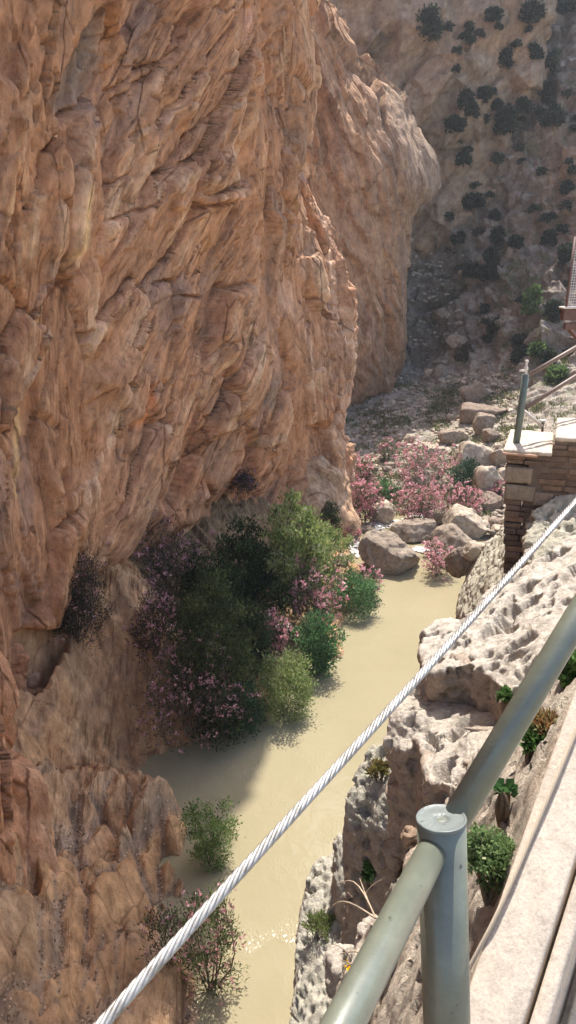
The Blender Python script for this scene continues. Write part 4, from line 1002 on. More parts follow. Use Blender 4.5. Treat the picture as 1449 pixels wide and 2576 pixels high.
# loose stones of the scree: far more than one could count
rs = np.random.RandomState(5); hv = Hw.reshape(-1, 3); hnx = Hn.reshape(-1, 3); sx, sy, sz = HPX
ok = np.nonzero((sx > 860) & (sx < 1300) & (sy > 560) & (sy < 1330))[0]
wgt = (sz[ok] / 100) ** 1 * np.where(sy[ok] > 940, 1.0, .55 * np.exp(-((sx[ok] - 1095) / 55.) ** 2)); wgt /= wgt.sum()
pk = rs.choice(ok, 2600, replace=False, p=wgt); parts = []; cols = []
for i, k in enumerate(pk):
    v, f = ICO[2 if i < 500 else 1]; s = rs.uniform(.12, .32) * (2.0 if i < 120 else 1.25 if i < 500 else 1)
    v = v * (1 + rs.uniform(-.3, .3, (len(v), 1))) * np.array([rs.uniform(.7, 1.4), rs.uniform(.7, 1.3), rs.uniform(.45, .8)]) * s
    a = rs.uniform(0, 6.28); M = np.array([[math.cos(a), -math.sin(a), 0], [math.sin(a), math.cos(a), 0], [0, 0, 1]])
    parts.append((v @ M.T + hv[k] + hnx[k] * s * .2, f)); cols.append(np.tile(np.array([.47, .395, .31]) * rs.uniform(.6, 1.35), (len(v), 1)))
ok2 = np.nonzero((sx > 870) & (sx < 1285) & (sy > 1150) & (sy < 1345))[0]
for k in rs.choice(ok2, 260, replace=False):
    v, f = ICO[3]; s = rs.uniform(.18, .55); v = v / (np.sum(np.abs(v) ** 4, 1) ** .25)[:, None]
    for _ in range(5):
        dd = rs.normal(size=3); dd /= np.linalg.norm(dd); e = v @ dd - rs.uniform(.6, .9); v = v - np.where(e > 0, e, 0)[:, None] * dd
    v = v * np.array([rs.uniform(.8, 1.5), rs.uniform(.7, 1.2), rs.uniform(.4, .8)]) * s; a = rs.uniform(0, 6.28); M = np.array([[math.cos(a), -math.sin(a), 0], [math.sin(a), math.cos(a), 0], [0, 0, 1]])
    parts.append((v @ M.T + hv[k] + [0, 0, s * .1], f)); cols.append(np.tile(np.array([.36, .30, .235]) * rs.uniform(.5, 1.4), (len(v), 1)))
v, f = join_np(parts)
o = link('scree_stones', mesh_np('scree_stones', v, f, False, np.concatenate(cols)), M_boul); tag(o, kind='stuff')
# gravel in the clefts of the left bank
ok = np.nonzero((cleft * low * dry > .35).ravel() & (GY < 29).ravel() & (GX > -8).ravel())[0]; bvv = GW.reshape(-1, 3); parts = []; cols = []
for k in rs.choice(ok, min(2200, len(ok)), replace=False):
    v, f = ICO[1]; s = rs.uniform(.02, .055); parts.append((v * (1 + rs.uniform(-.3, .3, (len(v), 1))) * s + bvv[k] + [0, 0, .02], f)); cols.append(np.tile(np.array([.44, .30, .20]) * rs.uniform(.5, 1.4), (len(v), 1)))
v, f = join_np(parts); o = link('cleft_gravel', mesh_np('cleft_gravel', v, f, False, np.concatenate(cols)), M_boul); tag(o, kind='stuff')

# white water between the boulders
mf, nt, b = newmat('white_foam'); b.inputs['Base Color'].default_value = (.82, .80, .74, 1); b.inputs['Roughness'].default_value = .6
parts = []
for x0, y0, rx, ry, n in [(1010, 1322, 36, 6, 260), (1120, 1296, 26, 7, 200), (985, 1316, 45, 7, 220), (1100, 1290, 40, 8, 200), (880, 1365, 20, 14, 160), (1062, 1382, 24, 6, 90), (1258, 1265, 10, 34, 160), (900, 1390, 16, 8, 70), (1100, 1395, 14, 5, 50), (1215, 1300, 30, 10, 120), (935, 1328, 30, 5, 70), (1045, 1300, 20, 5, 60)]:
    for k in range(n):
        x = x0 + rs.normal() * rx * .5; y = y0 + rs.normal() * ry * .5; p = Zp(x, y, 0.02 + abs(rs.normal()) * .05); s = rs.uniform(.06, .20)
        v, f = ICO[1]; parts.append((v * np.array([s * rs.uniform(1, 2.4), s * rs.uniform(.7, 1.5), s * .3]) * (1 + rs.uniform(-.35, .35, (len(v), 1))) + p, f))
v, f = join_np(parts); o = link('river_foam', mesh_np('river_foam', v, f, True), mf); tag(o, kind='stuff')

# ------------------------------------------------------------------ sunlit foot of the cliff
v, f = ICO[6]; v = v.copy() * np.array([3.1, 3.5, 5.6]); nn = mesh_normals(v, f)
_, _, r, tl = voronoi(v / 2.4, 951); v = v + nn * ((r - .5) * .5 + tl * .5 + fbm(v / 1.8, 4, 952) * .7 + fbm(v / .4, 4, 953) * .12)[:, None]
v = v + np.array([2.35, 62.0, 1.0])
c = np.ones((len(v), 3)) * np.array([.54, .345, .215]); c = mixc(c, (.60, .43, .29), sstep(-.1, .35, fbm(v / 1.5, 4, 954))); c = mixc(c, (.42, .28, .18), .7 * sstep(.05, .4, fbm(v / .8, 4, 955)))
fme = mesh_np('cliff_foot', v, f, True, np.clip(c, .03, .8)); set_reg(fme, np.ones(v.shape) * np.array([0, 0, 1])); o = link('cliff_foot', fme, M_cliff); tag(o, kind='structure')
# ------------------------------------------------------------------ brick pier carrying the far stairs
M_brick = rock_mat('old_brick', scale=5, bump=.5, dist=.012, fleck=(.7, 1.25))
pier = empty('brick_pier', (3.4, 10.2, 16.6)); tag(pier, 'old brick pier with rough stone blocks and a stepped top, at the right edge', 'pier')
def qbox(x0, x1, y0, y1, z0, z1, jit=0, rs=None, bev=.008):
    """eight-cornered brick with chamfered outline"""
    bm = bmesh.new(); bmesh.ops.create_cube(bm, size=1)
    for v_ in bm.verts: v_.co = Vector((lerp(x0, x1, v_.co.x + .5), lerp(y0, y1, v_.co.y + .5), lerp(z0, z1, v_.co.z + .5)))
    bmesh.ops.bevel(bm, geom=bm.edges[:], offset=bev, segments=1, affect='EDGES')
    bm.verts.ensure_lookup_table(); bmesh.ops.triangulate(bm, faces=bm.faces[:])
    V = np.array([v_.co[:] for v_ in bm.verts]); Fq = np.array([[a.index for a in p.verts] for p in bm.faces]); bm.free()
    if jit: V = V + rs.normal(size=V.shape) * jit
    return V, Fq
rs = np.random.RandomState(12)
PX0, PZ1, PZ2 = 2.89, 19.63, 19.83
parts = []; cols = []
def bx(x0, x1, y0, y1, z0, z1, c, jit=.004, bev=.008):
    v, f = qbox(x0, x1, y0, y1, z0, z1, jit, rs, bev); v = v + rs.normal(size=3) * np.array([.0, .008, .0])
    parts.append((v, f)); cols.append(np.tile(np.array(c) * rs.uniform(.75, 1.25), (len(v), 1)))
z = 16.0; row = 0
while z < PZ2 - .07:
    h = rs.uniform(.062, .078); x1max = 5.2
    lean = (PZ1 - z) * .075
    x = PX0 + lean - rs.uniform(0, .03); zt = z + h
    if zt > PZ1 - .045: x = 3.46 + rs.uniform(-.01, .01)
    if zt > PZ2 - .03: break
    while x < x1max:
        l = rs.uniform(.16, .34); y0 = 10.0 + rs.normal() * .012
        stone_zone = 18.95 < z < 19.38 and x < PX0 + .32
        if not stone_zone:
            bx(x, x + l, y0, y0 + .2, z, zt, (.185, .13, .097) if rs.rand() > .15 else (.24, .155, .105), .004, .009)
        # left flank
        x += l + .012
    if zt <= PZ1 - .045:
        for k in range(5):
            yy = 10.2 + k * .22
            if not (18.95 < z < 19.38): bx(PX0 + lean, PX0 + lean + .14, yy, yy + .205, z, zt, (.21, .15, .11), .004, .009)
    z = zt + .010; row += 1
v, f = join_np(parts)
child(link('brickwork', mesh_np('brickwork', v, f, False, np.clip(np.concatenate(cols), .03, .8)), M_brick), pier)
# mortar core
parts = []; cols = []
bx(PX0 + .30, 5.3, 10.03, 11.28, 15.8, PZ1 - .05, (.20, .155, .12), 0, .01); bx(3.49, 5.3, 10.03, 11.38, PZ1 - .049, PZ2 - .05, (.20, .155, .12), 0, .01)
v, f = join_np(parts[:1]); child(link('mortar_core', mesh_np('mortar_core', v, f, False, cols[0]), M_brick), pier)
v, f = join_np(parts[1:]); child(link('mortar_core', mesh_np('mortar_core', v, f, False, cols[1]), M_brick), pier)
def stone_block(name, x0, x1, y0, y1, z0, z1, sd, c, voxel=.022, rough=.012, mat=None):
    T = [np.array(p) for p in ((x0, y0, z1), (x1, y0, z1 - .01), (x1, y1, z1), (x0, y1, z1))]
    V = np.array(T + [np.array([p[0], p[1], z0]) for p in T]); fs = [(0, 1, 2, 3), (7, 6, 5, 4), (1, 0, 4, 5), (2, 1, 5, 6), (3, 2, 6, 7), (0, 3, 7, 4)]
    v, q, e = remeshed(V, fs, voxel); v = relax(v, e, 3); nn = mesh_normals(v, q)
    v = v + nn * (fbm(v / .12, 4, sd) * rough * 1.6 + fbm(v / .4, 2, sd + 1) * rough * 1.5)[:, None]
    cc = np.ones((len(v), 3)) * np.array(c); cc = mixc(cc, tuple(k * .7 for k in c), sstep(.0, .4, fbm(v / .15, 4, sd + 2))); cc = mixc(cc, tuple(min(.75, k * 1.2) for k in c), sstep(.0, .4, fbm(v / .25, 4, sd + 3)))
    return child(link(name, mesh_np(name, v, q, True, cc), mat or M_brick), pier)
stone_block('rubble_stone', PX0 + .012, PX0 + .36, 9.975, 10.4, 19.17, 19.40, 31, (.30, .24, .18))
stone_block('rubble_stone', PX0 + .028, PX0 + .42, 9.97, 10.4, 18.93, 19.155, 32, (.27, .22, .165))
stone_block('rubble_stone', PX0 + .40, PX0 + .66, 9.965, 10.25, 18.88, 19.09, 33, (.28, .215, .165))
# worn tile and mortar tops of the two steps
stone_block('step_top', PX0 - .035, 3.475, 9.965, 11.32, PZ1 - .055, PZ1 + .004, 34, (.58, .50, .41), .02, .010)
stone_block('step_top', 3.48, 5.3, 9.99, 11.42, PZ2 - .055, PZ2 + .006, 35, (.57, .49, .40), .022, .010)
stone_block('tile_edge', PX0 - .045, 3.30, 9.935, 10.07, PZ1 - .075, PZ1 - .035, 36, (.52, .33, .22), .014, .006)

# the pier stands at an angle: turn it about its near left corner
TURN = Matrix.Translation((PX0, 10, 0)) @ Matrix.Rotation(R(-19), 4, 'Z') @ Matrix.Translation((-PX0, -10, 0))
for o_ in [o_ for o_ in COL.objects if o_.parent == pier]: o_.data.transform(TURN)
# far stair railing standing on the pier
M_rust = paint_mat('old_green_paint', (.13, .165, .14), .55, .3, 90); M_brown = paint_mat('brown_rail_paint', (.17, .115, .085), .5, .3, 90)
sp = np.array([3.13, 10.38, PZ1]); ra = empty('stair_railing', sp); tag(ra, 'thin rusty green stair railing with two brown rails, standing on the brick pier', 'railing')
def vtube(name, pts, r, mat, par, seg=20):
    v, f = tube_np(pts, r, seg); return child(link(name, mesh_np(name, v, f), mat), par)
top = Yp(1322, 942, 10.38)
vtube('post', [sp - [0, 0, .02], (sp + top) / 2 + [.006, 0, 0], top], .047, M_rust, ra)
a, b_ = Yp(1322, 948, 10.38), Yp(1449, 874, 11.2); vtube('rail', [a, b_, b_ + (b_ - a) * 1.2], .031, M_brown, ra)
a, b_ = Yp(1322, 1026, 10.40), Yp(1449, 946, 11.2); vtube('rail', [a, b_, b_ + (b_ - a) * 1.2], .031, M_brown, ra)
v, f = lathe([(.02, -.01), (.024, .02), (.018, .05), (.030, .07), (.03, .09), (.016, .11), (.014, .15), (.026, .165), (.02, .19), (.001, .195)], 20, top, np.array([0, 0, 1.]))
m_w, nt, b = newmat('pale_fitting'); b.inputs['Base Color'].default_value = (.70, .64, .58, 1); b.inputs['Roughness'].default_value = .4
kn = child(link('finial', mesh_np('finial', v, f), m_w), ra)
a, b_ = top + [0, 0, .055], top + [-.09, -.03, .05]; v, f = tube_np([a, b_], .016, 12); child(link('clamp', mesh_np('clamp', v, f), m_w), ra)
# diagonal pale bar and its little stand behind the pier top
st = empty('bar_stand', Yp(1366, 1078, 11.35)); tag(st, 'small pale capped stand with a diagonal bar behind the top of the brick pier', 'bar')
a, b_ = Yp(1326, 1040, 11.3), Yp(1364, 1072, 11.34); v, f = tube_np([a - (b_ - a) * .2, b_], .022, 12); child(link('bar', mesh_np('bar', v, f), m_w), st)
a, b_ = Yp(1366, 1082, 11.36), Yp(1365, 1060, 11.36); v, f = tube_np([a - [0, 0, .1], b_], .018, 12); child(link('leg', mesh_np('leg', v, f), M_brown), st)
v, f = lathe([(.018, -.01), (.05, 0), (.052, .018), (.03, .03), (.001, .034)], 20, b_, np.array([0, 0, 1.])); child(link('cap', mesh_np('cap', v, f), m_w), st)

# far walkway corner with mesh panel at the right edge
fp = empty('walkway_platform', Yp(1445, 830, 13.0)); tag(fp, 'reddish brown end of a far walkway with a wire mesh panel, at the right edge', 'platform')
M_red = paint_mat('red_brown_steel', (.17, .095, .075), .6, .3, 60)
def obox(name, c0, c1, y0, y1, mat):
    """box between two picture corners at depth y0, y1 deep"""
    p = Yp(*c0, y0); q = Yp(*c1, y0); v, f = qbox(min(p[0], q[0]), max(p[0], q[0]), y0, y1, min(p[2], q[2]), max(p[2], q[2]), 0, None, .012)
    return child(link(name, mesh_np(name, v, f, False), mat), fp)
obox('beam', (1419, 778), (1600, 806), 13.0, 13.16, M_red); obox('lower_beam', (1422, 812), (1600, 830), 13.04, 13.14, M_red)
obox('deck', (1417, 772), (1600, 777.4), 12.97, 13.2, m_w)
a, b_ = Yp(1430, 826, 13.2), Yp(1462, 862, 13.2); v, f = tube_np([a, b_, b_ + (b_ - a)], .04, 4); child(link('brace', mesh_np('brace', v, f, False), M_red), fp)
f0, f1_, f2_ = Yp(1424, 772, 13.02), Yp(1447, 596, 13.3), Yp(1600, 772, 13.02)
v, f = tube_np([f0, f1_], .022, 8); child(link('mesh_post', mesh_np('mesh_post', v, f), M_red), fp)
parts = []
for k in range(30):
    t_ = k / 30; a = f0 + (f2_ - f0) * t_; parts.append(tube_np([a, a + (f1_ - f0)], .006, 5, False))
for k in range(26):
    t_ = k / 26; a = f0 + (f1_ - f0) * t_; parts.append(tube_np([a, a + (f2_ - f0)], .006, 5, False))
v, f = join_np(parts); child(link('mesh_panel', mesh_np('mesh_panel', v, f), m_w), fp)
# ------------------------------------------------------------------ plants
def leaf_mat(name, trans=.25, rough=.55):
    m, nt, b = newmat(name); L = nt.links
    a = N(nt, 'ShaderNodeAttribute', attribute_name='Col'); L.new(a.outputs['Color'], b.inputs['Base Color']); b.inputs['Roughness'].default_value = rough; b.inputs['Specular IOR Level'].default_value = .3
    tr = N(nt, 'ShaderNodeBsdfTranslucent'); L.new(a.outputs['Color'], tr.inputs['Color'])
    mx = N(nt, 'ShaderNodeMixShader'); mx.inputs[0].default_value = trans
    L.new(b.outputs[0], mx.inputs[1]); L.new(tr.outputs[0], mx.inputs[2]); L.new(mx.outputs[0], nt.nodes['Material Output'].inputs[0]); return m
M_leaf = leaf_mat('leaves', .38, .7); M_petal = leaf_mat('petals', .35)
M_bark = rock_mat('bark', scale=6, attr=False, base=(.16, .12, .085), bump=.4, dist=.02)
def leaves(C, outd, L0, w, rs, jitter=.8, colr=((.07, .10, .035), (.11, .145, .055), (.045, .065, .03)), lit=.35):
    """rhombic leaves at points C pointing roughly along outd"""
    n = len(C); L0 = L0 * 1.2; d = outd + rs.normal(size=(n, 3)) * jitter; d[:, 2] += lit; d /= np.linalg.norm(d, axis=1, keepdims=True)
    s = np.cross(d, rs.normal(size=(n, 3))); s /= np.linalg.norm(s, axis=1, keepdims=True) + 1e-9
    u = np.cross(s, d); l = (L0 * rs.uniform(.6, 1.35, n))[:, None]; ww = l * w
    p0 = C; p1 = C + d * l * .45 + s * ww - u * l * .05; p2 = C + d * l; p3 = C + d * l * .45 - s * ww - u * l * .05
    V = np.stack([p0, p1, p2, p3], 1).reshape(-1, 3); Fq = np.arange(4 * n).reshape(n, 4)
    cs = np.array(colr); k = rs.randint(0, len(cs), n); c = cs[k] * rs.uniform(.65, 1.4, (n, 1))
    return V, Fq, np.repeat(c, 4, 0)
def crown_points(n, rad, hgt, rs, shape='dome', lump=.5, sd=0):
    """points through an uneven crown: base at z=0"""
    out = []
    while len(out) < n:
        p = rs.uniform(-1, 1, 3); r = np.linalg.norm(p)
        if r > 1 or r < .25: continue
        q = p / r; lim = 1 + lump * noise3(np.array([q * 1.7 + sd * 3.1]), sd)[0] * 1.5
        if r > lim: continue
        if rs.rand() > .35 + .65 * r: continue
        z = (p[2] + 1) / 2 if rs.rand() < .5 else abs(p[2])
        if shape == 'vase': k = .35 + .75 * z ** .6
        elif shape == 'cone': k = 1.05 - .6 * z
        else: k = 1.0
        out.append((p[0] * k, p[1] * k, z))
    o = np.array(out); o[:, :2] *= rad; o[:, 2] *= hgt; return o
def branch(p0, p1, r0, r1, rs, bend=.12, n=6):
    t = np.linspace(0, 1, n)[:, None]; P = p0 + (p1 - p0) * t; L_ = np.linalg.norm(p1 - p0)
    off = rs.normal(size=3) * bend * L_; P = P + off * np.sin(t * math.pi) * .6; P[:, 2] += (np.sin(t[:, 0] * math.pi) * .1 * L_)
    return tube_np(P, r0, 5, False, radii=np.linspace(r0, r1, n))
def plant(name, loc, rad, hgt, label, cat, seed, group=None, clumps=60, per=34, L0=.16, w=.17, spread=.16, shape='dome', greens=None, flowers=0, petal=((.66, .32, .35), (.72, .42, .43), (.60, .24, .29), (.66, .36, .36)), stems=9, z0=.05, lump=.5, trunk=None, fsize=.085, yscale=1.0, front=None):
    rs = np.random.RandomState(seed); root = empty(name, loc); tag(root, label, cat, group)
    greens = greens or ((.07, .10, .04), (.10, .135, .055), (.05, .07, .032))
    C = crown_points(clumps, rad, hgt * (1 - z0), rs, shape, lump, seed); C[:, 1] *= yscale; C[:, 2] += hgt * z0
    ctr = np.array([0, 0, hgt * z0 * .6])
    sp_ = spread * min(rad, hgt)
    q = np.repeat(C, per, 0) + rs.normal(size=(clumps * per, 3)) * sp_ * np.array([1, 1, .75])
    od = q - ctr; od /= np.linalg.norm(od, axis=1, keepdims=True) + 1e-9
    tone = np.repeat(rs.uniform(.55, 1.5, clumps), per)[:, None]
    V, Fq, c = leaves(q, od, L0, w, rs, colr=greens); c = c * np.repeat(tone, 4, 0)
    o = link('foliage', mesh_np('foliage', V, Fq, False, np.clip(c, .01, .4)), M_leaf, root)
    parts = []; base = np.zeros(3)
    if trunk:
        tp = np.array([rs.uniform(-.1, .1) * rad, rs.uniform(-.1, .1) * rad, hgt * z0 * 1.5]); parts.append(branch(np.array([0, 0, -.3]), tp, trunk, trunk * .7, rs, .05)); base = tp
    order = np.argsort(-np.linalg.norm(C[:, :2], axis=1))
    for k in range(stems):
        e = C[rs.randint(len(C))]; b0 = base + rs.normal(size=3) * rad * .06 * (0 if trunk else 1); b0[2] = base[2] * rs.uniform(.6, 1) if trunk else -.15
        r0 = (trunk * .55) if trunk else max(.014, .008 * hgt); parts.append(branch(b0, e, r0, r0 * .4, rs))
    V, f = join_np(parts); link('trunk' if trunk else 'stems', mesh_np('stems', V, f), M_bark, root)
    if flowers:
        # flower heads at the outer ends of the clumps
        sc = C[:, 2] / hgt + .5 * np.linalg.norm(C[:, :2], axis=1) / rad + rs.uniform(0, .8, len(C)) - (.45 * C[:, 1] / rad)
        hd = C[np.argsort(-sc)[:min(flowers, len(C))]]
        hd = np.concatenate([hd + rs.normal(size=hd.shape) * sp_ * 1.1 for _ in range(int(math.ceil(flowers / len(hd))))])[:flowers]
        od = hd - ctr; od /= np.linalg.norm(od, axis=1, keepdims=True) + 1e-9
        hd = hd + od * sp_ * .7; fl_n = int(flowers * .9); hd = hd[:fl_n]; od = od[:fl_n]
        P = np.repeat(hd, 9, 0) + rs.normal(size=(len(hd) * 9, 3)) * fsize * .65
        V, Fq, c = leaves(P, np.repeat(od, 9, 0), fsize, .55, rs, 1.1, petal, .2)
        c = c * np.repeat(np.repeat(rs.uniform(.75, 1.25, len(hd)), 9)[:, None], 4, 0)
        link('blossoms', mesh_np('blossoms', V, Fq, False, np.clip(c, .02, .9)), M_petal, root)
    return root
def at_px(x, ybase, w, h, z0=None):
    """ground point and real width, height of a plant seen there"""
    P = hit(x, ybase) if z0 is None else Zp(x, ybase, z0)
    zc = proj(P)[2]; dep = math.asin(max(0, min(.9, (H - P[2]) / np.linalg.norm(P - np.array([0, 0, H])))))
    return P, 1.12 * w * zc / F, h * zc / F / math.cos(dep) * .94
OLE = ((.095, .12, .06), (.135, .165, .085), (.065, .08, .045)); OLG = ((.14, .165, .10), (.18, .20, .125), (.10, .115, .075))
grp = 'oleander bushes along the river'
def oleander(x, yb, w, h, label, sd, fl=60, z0=None, per=34, clumps=55, L0=None, **kw):
    P, ww, hh = at_px(x, yb, w, h, z0); L0 = L0 or .17
    P = P + np.array(kw.pop('off', (0, 0, 0)))
    fs = kw.pop('fsize', .10)
    return plant('oleander', P, ww / 2, hh, label, 'oleander', sd, grp, clumps, per, L0, .13, .17, kw.pop('shape', 'vase'), kw.pop('greens', OLE), fl, stems=kw.pop('stems', 12), fsize=fs, **kw)
dim = ((.52, .28, .31), (.60, .38, .40), (.44, .21, .25))  # shade put into the colour: duller petals, browned leaves on the shaded oleanders
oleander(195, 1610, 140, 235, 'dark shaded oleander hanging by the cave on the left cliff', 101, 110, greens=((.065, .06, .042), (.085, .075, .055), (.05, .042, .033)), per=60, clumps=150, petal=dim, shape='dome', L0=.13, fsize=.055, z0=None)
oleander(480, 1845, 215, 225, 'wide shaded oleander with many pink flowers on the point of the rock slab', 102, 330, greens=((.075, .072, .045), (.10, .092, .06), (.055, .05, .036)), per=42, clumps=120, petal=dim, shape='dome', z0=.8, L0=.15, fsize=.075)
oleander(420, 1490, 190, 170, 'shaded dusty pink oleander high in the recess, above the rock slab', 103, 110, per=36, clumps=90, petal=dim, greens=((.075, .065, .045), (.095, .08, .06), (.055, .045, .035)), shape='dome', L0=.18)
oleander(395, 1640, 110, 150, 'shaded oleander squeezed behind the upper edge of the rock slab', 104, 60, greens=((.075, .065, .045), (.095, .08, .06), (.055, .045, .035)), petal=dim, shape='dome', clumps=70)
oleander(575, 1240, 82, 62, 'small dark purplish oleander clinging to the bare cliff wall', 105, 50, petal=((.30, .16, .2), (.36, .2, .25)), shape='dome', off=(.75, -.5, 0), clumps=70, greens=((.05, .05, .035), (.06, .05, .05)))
oleander(688, 1650, 84, 130, 'bright pink oleander at the edge of the shade, left of the dark green bush', 106, 150, z0=1.0, fsize=.12)
oleander(792, 1585, 125, 160, 'large half lit pink oleander in the middle of the bank thicket', 107, 190, z0=1.0, clumps=90, fsize=.12)
oleander(925, 1490, 62, 60, 'small pink oleander peeping out behind the round green bush', 108, 70, z0=.4, fsize=.12)
oleander(1097, 1448, 80, 84, 'lone pink oleander standing in the river between two boulders', 109, 110, z0=0.0, clumps=36, per=30, fsize=.13)
oleander(918, 1308, 78, 108, 'vivid pink oleander right beside the sunlit cliff foot, the nearer of two', 110, 170, z0=.3, clumps=60, fsize=.15, L0=.2)
oleander(910, 1222, 76, 72, 'pink oleander beside the cliff foot, the farther and higher of two', 111, 120, clumps=50, fsize=.16, L0=.22)
oleander(1062, 1212, 148, 92, 'widest oleander, pale pink, on the rubble above the two front ones', 112, 260, clumps=110, fsize=.15, L0=.22, greens=OLG, shape='dome')
oleander(1045, 1315, 116, 108, 'rounded pink oleander beside the rapids, left one of the front pair', 113, 260, z0=.3, clumps=90, fsize=.14, L0=.2)
oleander(1155, 1305, 112, 90, 'spreading pink oleander above the pale boulders, right one of the front pair', 114, 230, z0=.3, clumps=80, fsize=.14, L0=.2)
oleander(1242, 1252, 50, 48, 'little pink oleander close to the left side of the brick pier', 115, 70, clumps=26, fsize=.14)
oleander(972, 1160, 60, 68, 'greyish thin oleander with few flowers on the green scree', 116, 36, clumps=34, greens=OLG, fsize=.16, L0=.24)
oleander(530, 2482, 128, 215, 'pink oleander leaning over the water at the lower left, behind the cable', 117, 150, z0=.1, clumps=100, per=40, L0=.12, fsize=.055, shape='dome', greens=((.09, .12, .04), (.13, .165, .065), (.06, .08, .03)))
oleander(425, 2420, 110, 130, 'shaded oleander among the lower rocks, left of the leaning one', 118, 26, clumps=40, per=28, L0=.11, petal=dim, fsize=.05, shape='dome')
oleander(1085, 1395, 40, 26, 'tiny oleander sprig between the big boulders', 119, 22, z0=.1, clumps=10, per=18, fsize=.13)
oleander(890, 1372, 44, 44, 'tiny oleander sprig in the foam left of the big boulder', 120, 28, z0=.0, clumps=12, per=18, fsize=.12)

LG = ((.27, .35, .11), (.36, .44, .16), (.18, .245, .075)); DG = ((.038, .06, .022), (.052, .08, .028), (.028, .042, .018)); OG = ((.07, .09, .032), (.095, .115, .042), (.045, .062, .025)); BG = ((.105, .21, .08), (.15, .28, .11), (.07, .145, .058))  # light put into the greens: brightened for sunlit plants, darkened for the shaded thicket
def bush(name, x, yb, w, h, label, cat, sd, greens, z0=None, clumps=90, per=40, L0=.14, w_=.2, shape='dome', group=None, **kw):
    P, ww, hh = at_px(x, yb, w, h, z0)
    return plant(name, P, ww / 2, hh, label, cat, sd, group, clumps, per, L0, w_, kw.pop('spread', .15), shape, greens, 0, stems=kw.pop('stems', 12), **kw)
T = 'trees of the bank thicket'; Bg = 'green bushes at the water'
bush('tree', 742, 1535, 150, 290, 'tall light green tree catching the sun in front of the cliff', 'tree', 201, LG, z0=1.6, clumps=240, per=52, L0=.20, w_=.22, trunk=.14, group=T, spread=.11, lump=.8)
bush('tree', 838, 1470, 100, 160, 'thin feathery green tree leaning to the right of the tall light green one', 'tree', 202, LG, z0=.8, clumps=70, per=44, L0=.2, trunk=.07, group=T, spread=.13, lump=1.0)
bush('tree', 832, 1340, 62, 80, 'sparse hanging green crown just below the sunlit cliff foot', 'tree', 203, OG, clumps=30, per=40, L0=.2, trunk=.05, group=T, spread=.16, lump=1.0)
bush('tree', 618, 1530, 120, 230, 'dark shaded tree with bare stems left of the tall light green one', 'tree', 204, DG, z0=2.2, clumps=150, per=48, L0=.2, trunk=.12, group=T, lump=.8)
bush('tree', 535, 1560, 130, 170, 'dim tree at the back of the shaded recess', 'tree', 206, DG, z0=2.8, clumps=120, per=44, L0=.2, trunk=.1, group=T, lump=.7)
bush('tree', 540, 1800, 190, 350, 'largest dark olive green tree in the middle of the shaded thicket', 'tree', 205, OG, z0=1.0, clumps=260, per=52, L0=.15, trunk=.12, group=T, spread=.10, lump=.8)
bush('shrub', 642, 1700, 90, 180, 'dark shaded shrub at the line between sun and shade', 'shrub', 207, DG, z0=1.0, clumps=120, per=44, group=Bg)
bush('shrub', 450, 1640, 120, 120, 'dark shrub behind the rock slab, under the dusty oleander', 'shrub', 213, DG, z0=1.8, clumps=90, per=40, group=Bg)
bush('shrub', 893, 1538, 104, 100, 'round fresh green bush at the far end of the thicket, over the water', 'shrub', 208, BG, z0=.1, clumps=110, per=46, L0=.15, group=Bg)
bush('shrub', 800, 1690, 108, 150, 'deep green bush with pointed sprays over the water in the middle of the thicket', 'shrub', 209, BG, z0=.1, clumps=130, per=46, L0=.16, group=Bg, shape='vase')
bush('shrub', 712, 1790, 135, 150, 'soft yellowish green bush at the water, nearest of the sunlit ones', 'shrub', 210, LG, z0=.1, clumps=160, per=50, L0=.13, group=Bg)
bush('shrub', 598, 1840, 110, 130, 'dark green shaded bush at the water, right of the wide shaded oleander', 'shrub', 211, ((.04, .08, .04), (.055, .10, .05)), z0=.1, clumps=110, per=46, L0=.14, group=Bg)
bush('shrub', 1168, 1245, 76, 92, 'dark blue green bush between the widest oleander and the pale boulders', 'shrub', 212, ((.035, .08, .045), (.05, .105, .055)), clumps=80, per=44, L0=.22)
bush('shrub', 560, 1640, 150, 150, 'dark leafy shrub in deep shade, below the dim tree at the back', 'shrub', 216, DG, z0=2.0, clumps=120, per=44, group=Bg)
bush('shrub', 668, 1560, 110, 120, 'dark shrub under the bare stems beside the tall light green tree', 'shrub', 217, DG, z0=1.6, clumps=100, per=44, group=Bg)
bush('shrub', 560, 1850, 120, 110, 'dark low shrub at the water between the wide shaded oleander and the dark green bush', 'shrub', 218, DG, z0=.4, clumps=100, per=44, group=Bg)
bush('fern', 968, 1248, 60, 44, 'low fern green bush between the left and the front oleanders', 'bush', 214, BG, clumps=40, per=34, L0=.3, w_=.12)
bush('sapling', 532, 2180, 145, 165, 'small feathery sapling rising from the water in the shade edge', 'sapling', 215, ((.16, .24, .07), (.20, .29, .095), (.12, .18, .05)), z0=-.1, clumps=60, per=70, L0=.10, trunk=.022, spread=.12, lump=1.0, shape='vase')
